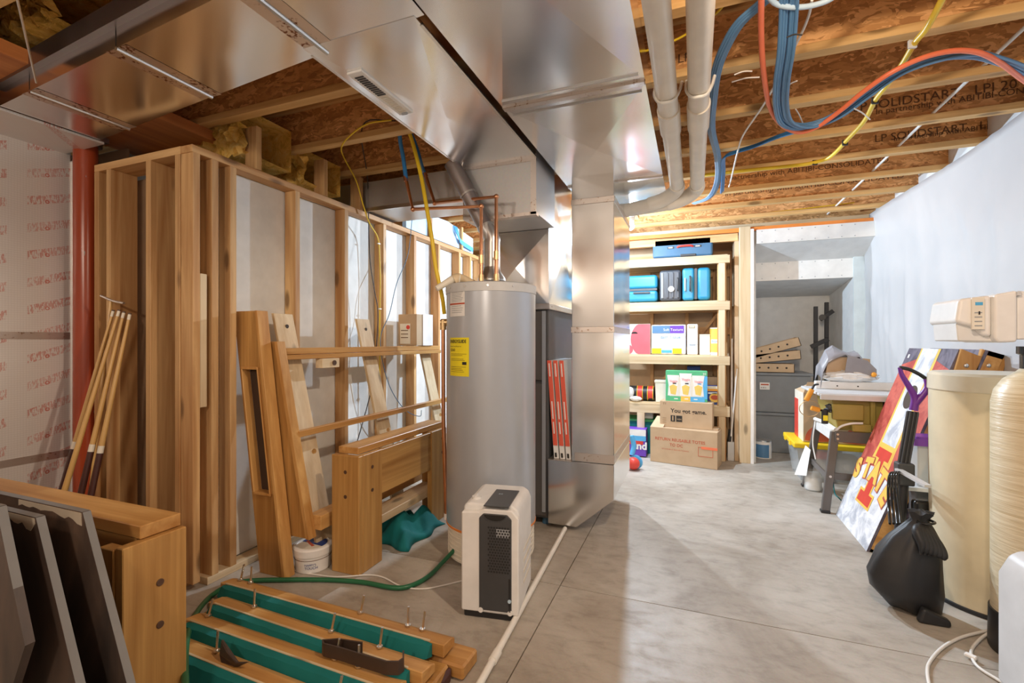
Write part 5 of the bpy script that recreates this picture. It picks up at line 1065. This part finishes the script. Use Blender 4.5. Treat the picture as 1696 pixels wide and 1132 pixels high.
for k, (ang, z, x1, lab) in enumerate(((0,.915,1.05,'lowest'),(7,1.012,1.12,'middle'),(17,1.07,1.14,'topmost'))):
    t = thing('shoe_tray', lab+' of three kraft cardboard trays with round holes stacked on the upper tote', 'cardboard tray', (.85,6.1,z), 'cardboard trays on the tote')
    m = T((.62,6.06,z)) @ Matrix.Rotation(R(-ang), 4, 'Y') @ T((-.62,-6.06,-z))
    bd = MB(m).box(.62,x1,6.06,6.066,z,z+.10).box(.62,x1,6.30,6.306,z,z+.10).box(x1-.006,x1,6.06,6.306,z,z+.10).box(.62,.626,6.06,6.306,z,z+.10).box(.62,x1,6.06,6.306,z,z+.006).build('tray_body','kraft',t)
    for xx in (.70,.79,.88,.97): MB(m).cyl((xx+.02*k,6.0585,z+.055),(xx+.02*k,6.0605,z+.055),.011,n=14).build('hole','ink',t)
st = thing('tv_stand_bracket', 'black metal bracket of two uprights standing at the back of the alcove', 'bracket', (1.33,6.4,0))
for px, pt_ in ((1351,508),(1369,501)): p = onY(px, pt_, 6.40); B(p.x-.02,p.x+.02,6.38,6.42,0,p.z).build('upright','black',st,bevel=.003)
p = onY(1368,522,6.38); MB().bar(onY(1358,530,6.37),onY(1380,515,6.37),.045,.03).build('arm','black',st,bevel=.003); MB().bar(onY(1343,575,6.37),onY(1372,562,6.37),.05,.03).build('arm','black',st,bevel=.003); MB().cyl(onY(1362,526,6.34),onY(1362,526,6.40),.035,n=14).build('clamp','black',st,smooth=True)
t = thing('paint_can', 'blue and white paint can on the floor by the post', 'can', (xat(1263.5,5.82),5.82,0)); c = (xat(1263.5,5.82),5.80,0)
MB().lathe(c,[(.084,0),(.084,.185)],28).build('can_body','white',t,smooth=True); MB().lathe(c,[(.087,.18),(.087,.195),(.075,.197),(0,.19)],28).build('lid','steel',t,smooth=True)
q = []
for i in range(13): a = R(195+110*i/12); q += [(c[0]+.0855*math.cos(a),c[1]+.0855*math.sin(a),.01),(c[0]+.0855*math.cos(a),c[1]+.0855*math.sin(a),.15)]
MB().add(q,[(2*i,2*i+2,2*i+3,2*i+1) for i in range(12)]).build('blue_label','blue_cable',t,fix=False)

# ================================================================ YELLOW LIDDED TOTE AND CARTON
t = thing('yellow_lid_tote', 'clear storage tote with a bright yellow lid on the floor behind the saw stand', 'tote', (1.15,5.1,0))
x0,x1,y0,y1 = .87,1.50,4.92,5.42
q = [(x0+.04,y0+.04,0),(x1-.04,y0+.04,0),(x1-.04,y1-.04,0),(x0+.04,y1-.04,0),(x0,y0,.31),(x1,y0,.31),(x1,y1,.31),(x0,y1,.31)]
MB().add(q, [(0,3,2,1),(0,1,5,4),(1,2,6,5),(2,3,7,6),(3,0,4,7)]).build('tote_body','clear',t)
B(x0-.03,x1+.03,y0-.03,y1+.03,.305,.352).build('lid','yellow',t,bevel=.012)
for y in (y0+.1,y1-.15): B(x0-.04,x0-.028,y,y+.07,.30,.345).build('latch','yellow',t,bevel=.003)
MB().box(x0+.1,x1-.1,y0+.1,y1-.1,.02,.20).build('contents','light_grey',t); B(x0+.12,x0+.32,y0+.08,y0+.2,.2,.26).build('contents','pink_red',t)
t = thing('open_carton', 'open brown and white carton with a red logo arc standing on the yellow tote lid', 'box', (1.0,5.05,.355))
x0,x1,y0,y1 = .93,1.42,4.96,5.34
B(x0,x1,y0,y1,.356,.80).build('box_body','cardboard',t); B(x0-.003,x0,y0,y1,.356,.80).build('white_side','cream',t); B(x0-.006,x0-.003,y0+.22,y1,.356,.72).build('red_strip','red',t)
MB().add([(x0,y0,.80),(x0+.12,y0-.01,.86),(x0+.12,y1,.86),(x0,y1,.80)],[(0,1,2,3)]).build('flap','kraft',t,fix=False); MB().prism([(x0,.80),(x0+.20,.80),(x0+.14,.90),(x0+.03,.90)],'xz',y0-.003,y0).build('flap','cardboard',t)
for cx_ in (x0+.11, x0+.40): MB().add([(cx_,y0-.002,.36)]+[(cx_+.10*math.cos(R(a)),y0-.002,.37+.13*math.sin(R(a))) for a in range(0,181,12)],[tuple(range(17))]).build('red_arc','ink_red',t,fix=False)
# ================================================================ TABLE SAW ON ITS STAND
ts = thing('table_saw', 'olive table saw with a pale steel table on a dark metal stand', 'table saw', (1.2,4.45,0))
x0,x1,y0,y1 = .87,1.52,4.12,4.75
B(x0,x1,y0,y1,.862,.882).build('table_top','light_grey',ts,bevel=.004); B(x0+.01,x1,y0-.012,y0+.005,.835,.875).build('front_edge','silver_paint',ts,bevel=.003)
B(x0+.06,x1,4.50,4.56,.883,.945).build('fence','offwhite',ts,bevel=.004)
for xx in (1.08,1.22): MB().cyl((xx,4.4985,.91),(xx,4.501,.91),.006,n=8).build('screw','ink',ts)
MB().prism([(x0+.14,.60),(x1,.60),(x1,.86),(x0+.10,.86)],'xz',4.20,4.70).build('saw_body','olive',ts,bevel=.012)
B(x0+.10,x0+.30,4.17,4.21,.68,.80).build('body_panel','olive',ts,bevel=.01); B(x0+.34,x0+.37,4.165,4.21,.62,.84).build('body_rib','olive',ts,bevel=.006)
for k in range(5): B(x0+.42+.026*k,x0+.427+.026*k,4.196,4.20,.765,.835).build('vent_slot','black',ts)
B(x0+.43,x0+.53,4.195,4.20,.68,.745).build('rating_label','light_grey',ts); B(x0+.44,x0+.52,4.193,4.195,.725,.74).build('label_print','ink_red',ts); [B(x0+.44,x0+.52,4.193,4.195,.69+.011*k,.694+.011*k).build('label_print','ink',ts) for k in range(3)]
B(x0+.22,x0+.34,4.14,4.2,.60,.66).build('switch_box','olive',ts,bevel=.008)
legs = [((.905,4.09,0),(.985,4.17,.59)),((.905,4.76,0),(.985,4.68,.59)),((1.55,4.09,0),(1.47,4.17,.59)),((1.55,4.76,0),(1.47,4.68,.59))]
for a, b in legs: MB().bar(a,b,.035,.055,(0,1,0)).build('leg','steel_grey',ts,bevel=.004); MB().bar((a[0]-.03,a[1],.01),(a[0]+.03,a[1],.01),.05,.02,(0,1,0)).build('foot','black',ts,bevel=.003)
B(.98,1.48,4.135,4.155,.52,.60).build('stand_apron','steel_grey',ts,bevel=.003); B(.965,.985,4.16,4.70,.52,.60).build('stand_apron','offwhite',ts,bevel=.003); B(.93,1.52,4.125,4.14,.24,.29).build('cross_brace','steel_grey',ts); MB().bar((.935,4.12,.25),(.935,4.74,.25),.045,.012).build('cross_brace','steel_grey',ts)
for z_ in (.545,.578): MB().cyl((.995,4.130,z_),(.995,4.137,z_),.008,n=10).build('bolt','steel',ts)
MB().cyl((.943,4.106,.265),(.943,4.113,.265),.009,n=10).build('bolt','steel',ts)
MB().tube([(.99,4.16,.60),(1.02,4.14,.64),(1.08,4.13,.665),(1.15,4.135,.67)],.008,8).build('cord_loop','offwhite',ts,smooth=60); MB().tube([(.96,4.66,.61),(.98,4.42,.615),(1.0,4.2,.60)],.016,8).build('cord_bundle','offwhite',ts,smooth=60)
MB().tube([(.96,4.66,.60),(.93,4.6,.42),(.93,4.5,.3)],.005,6).build('cord','white_cable',ts,smooth=60)
for k,(a,b) in enumerate((((1345,645),(1335,664)),((1343,676),(1358,680)))):
    p, q = onY(*a,4.2), onY(*b,4.2)
    o = MB().cyl(p,q,.019,n=14).build('clamp_handle','orange',smooth=True,bevel=.004); tag(o, ('tilted orange clamp grip hanging at the left edge of the saw table','horizontal orange clamp grip below the left edge of the saw table')[k], 'clamp', 'orange clamp grips')
    o2 = MB().tube([p, p+V((.02,.02,.03)), p+V((.05,.05,.035))] if k == 0 else [q, q+V((.03,.01,-.0)), q+V((.06,.04,.02))], .008, 8).build('clamp_bar','black',o,smooth=60)
o = MB().tube([onY(1341+17*math.cos(R(a)),677+13*math.sin(R(a)),4.19) for a in range(0,361,24)],.003,6).build('wire_hoop','brass',smooth=70); tag(o,'thin brown wire hoop hanging by the orange clamps','wire')
t = thing('spray_bottle', 'small black bottle with a yellow label hanging at the left of the saw body', 'bottle', onY(1367,690,4.19)); p = onY(1366,690,4.19)
MB().cyl(p-V((0,0,.055)),p+V((0,0,.05)),.022,n=14).build('bottle','black',t,smooth=True); B(p.x-.015,p.x+.015,p.y-.024,p.y-.02,p.z-.03,p.z+.01).build('label','yellow_label',t); MB().blob(p+V((.05,.02,.06)),.045,1,.7,.7,jit=.3,seed=9).build('knob_cluster','black',t,smooth=30)
# bag on the saw
def crumple(name, lab, c, r, sx, sy, sz, mat, jit, seed, cat='bag', base=None):
    o = MB().blob(c, r, sx, sy, sz, 26, 18, jit, seed).build(name, mat, smooth=28)
    if base is not None:
        for v in o.data.vertices: v.co.z = max(v.co.z, base-o.location.z)
    return tag(o, lab, cat)
crumple('white_plastic_bag', 'crumpled white plastic bag lying on the saw fence under the grey bag', (1.17,4.55,.99), .13, 1.5, .9, .42, 'white', .10, 5, base=.946)
t = thing('grey_plastic_bag', 'grey plastic bag half open over a brown box on top of the table saw', 'bag', (1.12,4.55,1.0))
MB().prism([(1.00,1.0),(1.30,1.0),(1.30,1.13),(1.02,1.15)],'xz',4.50,4.64).build('inner_box','cardboard',t)
rnd = random.Random(8); q = []; prof = [(.96,1.0),(.97,1.12),(1.01,1.20),(1.06,1.235),(1.12,1.20),(1.17,1.18),(1.22,1.19),(1.27,1.12),(1.31,1.05),(1.33,1.02)]
n2 = 9
for i,(x,z_) in enumerate(prof):
    for j in range(n2):
        s = j/(n2-1); e = math.sin(math.pi*s); low = 1.0+.05*(x-.96)*2 if i not in (0,) else 1.0
        q.append((x+rnd.uniform(-.008,.008), 4.46+.22*s+rnd.uniform(-.008,.008), (z_-.10*(1-e)*(.4 if i > 3 else 1.0))+rnd.uniform(-.008,.008)))
f = [(i*n2+j,(i+1)*n2+j,(i+1)*n2+j+1,i*n2+j+1) for i in range(len(prof)-1) for j in range(n2-1)]
o = MB().add(q,f).build('bag_film','bag_grey',t,smooth=25,fix=False); m_ = o.modifiers.new('s','SOLIDIFY'); m_.thickness = .003
MB().prism([(1.12,1.02),(1.33,1.0),(1.33,1.05),(1.27,1.12),(1.14,1.16)],'xz',4.455,4.46).build('bag_side','bag_grey',t); MB().blob((1.31,4.45,1.01),.02,nu=10).build('orange_tip','orange',t,smooth=True)
# under the stand
t = thing('glass_jug', 'glass jug half filled with white powder on the floor under the saw stand', 'jug', (0.97,4.45,0)); c = (onZ(1347,812,0).x, onZ(1347,812,0).y, 0)
MB().lathe(c,[(.06,0),(.068,.01),(.066,.10),(.058,.15),(.066,.17)],28).build('jug','glass',t,smooth=True); MB().lathe(c,[(.055,.01),(.06,.02),(.058,.11),(0,.115)],24).build('powder','white',t,smooth=True)
o = MB().lathe((onZ(1365,790,0).x+.08,onZ(1365,790,0).y+.1,0),[(.11,0),(.13,.01),(.13,.08),(.12,.085),(0,.08)],28).build('food_container','light_grey',smooth=True); tag(o,'round clear plastic container on the floor under the saw','container')
a, b = onZ(1318,785,.01), onZ(1338,735,.30)
o = MB().poly([onY(1316,786,4.70),onY(1335,788,4.62),onY(1342,745,4.66),onY(1334,738,4.75)], .012,(0,1,0)).build('paper_cone','white'); tag(o,'white paper cone leaning on the rear leg of the saw stand','paper')
line('teal_cord', 'thin dark teal cord hanging under the saw stand to the floor', 'cord', [onY(1385,740,4.3),onY(1380,780,4.25),onY(1382,815,4.2),onY(1390,826,4.15),onZ(1402,838,.006)], .004, 'teal_cloth')

# ================================================================ CORNHOLE BOARDS
def bpt(s, t_, off=0, dx=0, dy=0):
    """s along the length (0 floor .. 1 top), t_ across (0 far/left .. 1 near/right)"""
    bl_, br, tl, tr_ = BC; p = (bl_.lerp(br, t_)).lerp(tl.lerp(tr_, t_), s); return p+BN*off+V((dx,dy,0))
def board(name, lab, dx, dy, face):
    t = thing(name, lab, 'game board', bpt(.0,.5,0,dx,dy), 'leaning bag-toss boards')
    P_ = lambda s, q, o: bpt(s, q, o, dx, dy)
    MB().add([P_(0,0,0),P_(0,1,0),P_(1,1,0),P_(1,0,0),P_(0,0,-.014),P_(0,1,-.014),P_(1,1,-.014),P_(1,0,-.014)],[(0,1,2,3),(7,6,5,4),(0,4,5,1),(1,5,6,2),(2,6,7,3),(3,7,4,0)]).build('deck', face, t)
    for s0,s1,q0,q1 in ((0,.02,0,1),(.98,1,0,1),(0,1,0,.04),(0,1,.96,1)):
        MB().add([P_(a,b,o) for o in (-.015,-.085) for a,b in ((s0,q0),(s0,q1),(s1,q1),(s1,q0))],[(0,1,2,3),(7,6,5,4),(0,4,5,1),(1,5,6,2),(2,6,7,3),(3,7,4,0)]).build('side_rail','pine_y',t)
    return t
bl_, br = V((.970,4.08,.0)), V((.970,3.42,.0))
tl = onY(1506,577,4.08); tr_ = V((tl.x, 3.42, tl.z))
BC = (bl_, br, tl, tr_); BN = (br-bl_).cross(tl-bl_).normalized()
if BN.x > 0: BN = -BN
cb = board('bag_toss_board', 'leaning bag-toss board painted with a red I and STATE lettering', 0, 0, 'board_dark')
def deco(pts, mat, off, name='painted_shape'): return MB().add([bpt(s, t_, off) for s, t_ in pts],[tuple(range(len(pts)))]).build(name, mat, cb, fix=False)
deco([(0,0),(0,1),(.31,1),(.345,.75),(.355,.45),(.34,.2),(.29,0)],'marble',.001)
deco([(.29,0),(.34,.2),(.355,.45),(.355,.5),(.97,.5),(.94,.28),(.905,.0)],'crimson',.001)
deco([(.31,1),(.905,1),(.94,.72),(.97,.5),(.355,.5),(.345,.75)],'crimson',.0012)
deco([(.36,.26),(.36,.74),(.47,.72),(1,.70),(1,.30),(.47,.30)],'gold',.0016); deco([(.485,.345),(.485,.675),(1,.655),(1,.335)],'marble',.0022)
MB().add([bpt(.745+.062*math.sin(R(a)),.52+.118*math.cos(R(a)),.003) for a in range(0,360,15)],[tuple(range(24))]).build('toss_hole','leather',cb,fix=False)
def I_shape(g):
    s0,s1,s2,s3 = .160-g*.5,.215+g*.5,.405-g*.5,.458+g*.5; a,b = .345-g,.670+g; c_,d_2 = .445-g,.575+g
    return [(s0,a),(s0,b),(s1,b),(s1,d_2),(s2,d_2),(s2,b),(s3,b),(s3,a),(s2,a),(s2,c_),(s1,c_),(s1,a)]
deco(I_shape(.026),'gold',.0028); deco(I_shape(0),'red',.0036)
dirL = (BC[1]-BC[0]).normalized(); up_ = (bpt(1,.5)-bpt(0,.5)).normalized()
for k, ch in enumerate('STATE'):
    ang = R(-9*(k-2)); r_v = dirL*math.cos(ang)+up_*math.sin(ang); u_v = up_*math.cos(ang)-dirL*math.sin(ang)
    sgn = 1 if r_v.cross(u_v).dot(BN) > 0 else -1
    base = bpt(.285-.011*(k-2)**2, .035+.192*k)
    text(ch, .185, base-dirL*.006, r_v, u_v, 'crimson', cb, 'painted_letter', off=sgn*.0044, bold=.019, sx=1.0)
    text(ch, .185, base-dirL*.006, r_v, u_v, 'gold', cb, 'painted_letter', off=sgn*.0052, bold=.0115, sx=1.0)
deco([(.945,.06),(.965,.06),(.965,.10),(.945,.10)],'white',.002,'small_sticker')
b2_ = board('bag_toss_board', 'second bag-toss board standing behind the painted one, seen at its top edge', .11, -.02, 'board_dark')
for k, (p0, p1, p2, p3) in enumerate((((1593,578),(1627,592),(1612,640),(1573,640)),((1627,578),(1668,596),(1656,640),(1612,640)))):
    Yk = 3.40+.004*k; t = [cb, b2_][k]
    pts = [onY(*p, Yk-.0) for p in (p0,p1,p2,p3)]
    MB().poly(pts, .03, (0,-1,0)).build('folding_leg', 'pine_z', t, bevel=.003)
    c = onY((1600,1637)[k], 606, Yk-.0); MB().blob(c+V((0,-.004,0)), .012, 1,.5,1,nu=12).build('leg_bolt','steel',t,smooth=True)
# ================================================================ CLEAR BIN, VACUUM, BAG
t = thing('clear_bin', 'tall clear plastic bin with a purple latch behind the black vacuum', 'bin', (1.3,3.3,0)); x0,x1,y0,y1 = 1.16,1.42,3.26,3.38
B(x0,x1,y0,y1,.46,.70).build('bin_body','clear',t,bevel=.01); B(x0-.01,x1,y0-.01,y1,.70,.74).build('lid','purple',t,bevel=.006); B(x0-.02,x0+.05,y0-.02,y0,.69,.73).build('latch','purple',t); B(x0-.06,x1,y0-.03,y1,.44,.46).build('metal_tray','silver_paint',t); B(x0,x1,y0+.02,y1,0,.44).build('lower_bin','dark_grey',t,bevel=.01)
vc = thing('stick_vacuum', 'upright black stick cleaner with a purple loop handle beside the beige tank', 'vacuum', (1.05,3.1,0))
yv = 3.12
def vy(px, py, dy=0): return onY(px, py, yv+dy)
top = vy(1512,682); bot = vy(1496,772)
MB().bar(top, bot, .05, .032, (1,0,0)).build('shaft','black',vc,bevel=.006)
for s in (-.016,0,.016): MB().cyl(top+V((s,-.018,0)),bot+V((s,-.018,0)),.004,n=6).build('shaft_groove','charcoal',vc,smooth=True)
MB().tube([vy(1513,680),vy(1515,660),vy(1505,640),vy(1494,622),vy(1490,609)],lambda s: .020-.011*s,10).build('handle','purple',vc,smooth=60); MB().tube([vy(1490,609),vy(1505,612),vy(1522,620),vy(1534,628)],.010,10).build('handle_grip','black_gloss',vc,smooth=60)
MB().tube([vy(1534,628),vy(1536,640),vy(1530,652),vy(1516,668)],lambda s: .012+.007*s,10).build('handle','purple',vc,smooth=60)
MB().box(bot.x-.035,bot.x+.04,yv-.04,yv+.03,bot.z-.10,bot.z+.02).build('joint','charcoal',vc,bevel=.01)
MB().tube([V((bot.x,yv,bot.z-.1)),V((bot.x-.02,yv-.02,.3)),V((bot.x-.03,yv-.03,.06))],.024,12).build('lower_tube','black',vc,smooth=60); MB().box(bot.x-.16,bot.x+.06,yv-.12,yv+.0,.005,.06).build('floor_head','charcoal',vc,bevel=.012)
B(bot.x+.02,bot.x+.11,yv-.08,yv-.02,.33,.44).build('motor','black_gloss',vc,bevel=.02)
o = MB().bar(vy(1487,778,-.03),vy(1537,806,-.25),.012,.03,(0,0,1)).build('metal_strip','silver_paint'); tag(o,'slanting bare metal strip between the vacuum joint and the beige tank','metal strip')
for k in range(4):
    d = .012*k
    line('black_strap', ['first','second','third','fourth','fifth','sixth','seventh'][k]+' from the left of four black straps hanging above the drawstring bag', 'strap', [vy(1486+k*2,782,-.05),vy(1474+k*4,786,-.09-d),vy(1471+k*5,810,-.12-d),vy(1472+k*6,845,-.2-d),vy(1474+k*6,868,-.3)], .006, 'black_gloss', 'black straps above the bag', 8)
bag = thing('drawstring_bag', 'black drawstring backpack slumped on the floor against the beige tank', 'bag', (.95,2.75,0))
bc = onY(1490,960,2.72); cx_, cy_ = .940, 2.76
prof = [(.06,.003,.05,0),(.105,.015,.03,0),(.145,.09,-.005,0),(.148,.16,-.012,0),(.128,.26,.01,.0),(.098,.34,.03,0),(.055,.40,.045,0),(.030,.43,.05,0),(.05,.465,.055,0),(.02,.47,.055,0)]
q = []; nn = 40; rnd = random.Random(2)
for r_, z_, ox, oy in prof:
    for j in range(nn):
        a = 2*math.pi*j/nn; w_ = 1+(.10*math.cos(7*a)+.05*math.sin(13*a))*(z_/.46)**1.6+.03*math.sin(3*a+z_*20)
        q.append((cx_+ox+r_*w_*math.cos(a)*.98, cy_+oy+r_*w_*math.sin(a)*.72, z_+.006*math.sin(5*a+z_*30)*(z_ > .01)))
f = [tuple(range(nn-1,-1,-1)), tuple(range((len(prof)-1)*nn, len(prof)*nn))]
for i in range(len(prof)-1): f += [(i*nn+j,i*nn+(j+1)%nn,(i+1)*nn+(j+1)%nn,(i+1)*nn+j) for j in range(nn)]
MB().add(q,f).build('bag_body','bag_black',bag,smooth=80)
for k in range(6):
    f_ = k/5; xx = cx_+.02+.075*f_
    MB().tube([(cx_+.045+.012*f_,cy_-.035,.42),(xx-.01,cy_-.085,.405-.01*k),(xx,cy_-.112,.35-.008*k),(xx-.004,cy_-.105,.305)], lambda s: .006+.014*math.sin(math.pi*min(1,s*1.1))**.7, 10).build('gathered_fold','bag_black',bag,smooth=70)
MB().tube([(cx_+.03,cy_-.04,.425),(cx_+.06,cy_-.06,.43),(cx_+.10,cy_-.02,.43),(cx_+.06,cy_+.03,.43),(cx_+.03,cy_-.04,.425)],.006,8).build('drawstring','black_gloss',bag,smooth=60)
MB().prism([(cx_+.0,.0),(cx_+.12,.0),(cx_+.12,.03),(cx_+.02,.07)],'xz',cy_-.13,cy_-.09).build('folded_corner','bag_black',bag,bevel=.012)
# ================================================================ WATER SOFTENER
bt_ = thing('brine_tank', 'tall beige plastic salt tank with a flat lid', 'tank', (1.362,2.985,0)); c = (1.352,2.985,0); rb = .232
MB().lathe(c,[(rb-.012,.0),(rb-.004,.01),(rb,1.03)],64).build('tank_body','beige_tank',bt_,smooth=True)
MB().lathe(c,[(rb+.003,1.03),(rb+.006,1.034),(rb+.004,1.105),(rb-.008,1.118),(0,1.125)],64).build('lid','beige_lid',bt_,smooth=True); MB().lathe(c,[(rb-.005,.0),(rb+.004,.002),(rb+.004,.018),(rb-.005,.02)],64).build('base_ring','black',bt_,smooth=True)
rt = thing('resin_tank', 'slim ribbed fibreglass softener tank with a black foot at the right edge', 'tank', (1.312,2.60-.06,0)); c = (1.29,2.52,0); rr_ = .140
MB().lathe(c,[(rr_,.16),(rr_,1.02),(rr_*.93,1.07),(rr_*.75,1.115),(rr_*.45,1.15),(.05,1.165)],56).build('tank_body','fibreglass',rt,smooth=True)
MB().lathe(c,[(rr_+.004,0),(rr_+.008,.01),(rr_+.006,.165),(rr_,.168)],56).build('foot','black',rt,smooth=True); MB().lathe(c,[(.055,1.16),(.055,1.215),(.065,1.22),(.065,1.25)],28).build('neck','black_gloss',rt,smooth=True)
cv = thing('softener_valve', 'white control head of the water softener with a rounded pod and small label', 'control valve', (1.25,2.5,1.25))
pz0, pz1 = 1.268, 1.462
pA = onY(1570,530,2.44).x; pB = onY(1634,530,2.42).x; pC = onY(1671,530,2.42).x
MB().prism([(pA,1.345),(pA+.012,1.44),(pB,1.452),(pB,1.285),(pB-.03,1.292),(pA+.06,1.325)],'xz',2.38,2.62).build('pod','white_gloss',cv,bevel=.016)
MB().prism([(pA+.016,1.272),(pB+.02,1.268),(pB+.02,1.30),(pA+.05,1.335),(pA+.01,1.345)],'xz',2.40,2.60).build('pod_base','offwhite',cv,bevel=.004)
MB().prism([(pB,1.28),(pB+.012,1.265),(pC,1.268),(pC,1.466),(pB,1.452)],'xz',2.365,2.63).build('cover','white_gloss',cv,bevel=.010)
MB().box(pC+.002,pC+.24,2.37,2.66,1.278,1.462).build('valve_block','white',cv,bevel=.004)
MB().box(pC-.004,pC+.008,2.36,2.372,1.445,1.462).build('hinge','light_grey',cv)
lp0, lp1 = onY(1609,520,2.374).x, onY(1630,520,2.374).x
B(lp0,lp1,2.3705,2.379,1.318,1.442).build('label','cream',cv); B(lp0+.01,lp1-.006,2.369,2.3706,1.412,1.424).build('label_print','sky_blue',cv); [B(lp0+.008,lp1-.008,2.369,2.3706,1.33+.017*k,1.334+.017*k).build('label_print','grey',cv) for k in range(4)]; B(lp0+.02,lp1-.014,2.369,2.3706,1.375,1.388).build('label_print','ink',cv)
for k in range(4):
    line('black_wire', ['innermost','second','third','outermost'][k]+' black wire loop under the softener control head', 'wire', [V((1.30,2.42,1.265)),V((1.25+.01*k,2.37,1.23-.006*k)),V((1.20+.012*k,2.35,1.175-.008*k)),V((1.24+.01*k,2.37,1.18)),V((1.30,2.41,1.24))], .005, 'black_gloss', 'black wires under the control head', 6)
# ================================================================ SECOND APPLIANCE, CABLE
ap = thing('white_appliance', 'rounded white and grey appliance cut off by the lower right corner', 'appliance', (1.1,2.1,0)); 
xa = 1.035
MB().prism([(xa,.03),(xa+.30,.03),(xa+.30,.515),(xa+.06,.515),(xa+.03,.495),(xa,.43)],'xz',1.90,2.25).build('housing','light_grey',ap,bevel=.014)
MB().prism([(xa+.045,.03),(xa+.30,.03),(xa+.30,.495),(xa+.10,.495),(xa+.068,.475),(xa+.045,.43)],'xz',1.885,1.90).build('front_panel','white',ap,bevel=.005)
B(xa+.04,xa+.30,1.882,1.90,.27,.276).build('panel_joint','grey',ap); MB().cyl((xa+.055,1.882,.29),(xa+.055,1.886,.29),.008,n=12).build('screw','light_grey',ap)
B(xa+.02,xa+.28,1.92,2.23,0,.03).build('base','black',ap)
wc_ = thing('white_power_cable', 'white cable looping over the floor at the lower right corner', 'cable', onZ(1560,1080,0.01))
MB().tube([onZ(1660,1042,.02),onZ(1628,1047,.012),(onZ(1590,1057,.008)),onZ(1560,1074,.008),onZ(1540,1097,.008),onZ(1536,1115,.008),onZ(1541,1145,.008)],.006,8).build('cable','white_cable',wc_,smooth=60)
MB().tube([onZ(1640,1048,.02),onZ(1625,1058,.01),onZ(1610,1075,.008),onZ(1610,1090,.01),onZ(1622,1107,.008),onZ(1655,1128,.008),onZ(1690,1150,.008)],.006,8).build('cable','white_cable',wc_,smooth=60)
MB().bar(onZ(1598,1083,.014),onZ(1618,1092,.014),.014,.02).build('plug','white',wc_,bevel=.003)
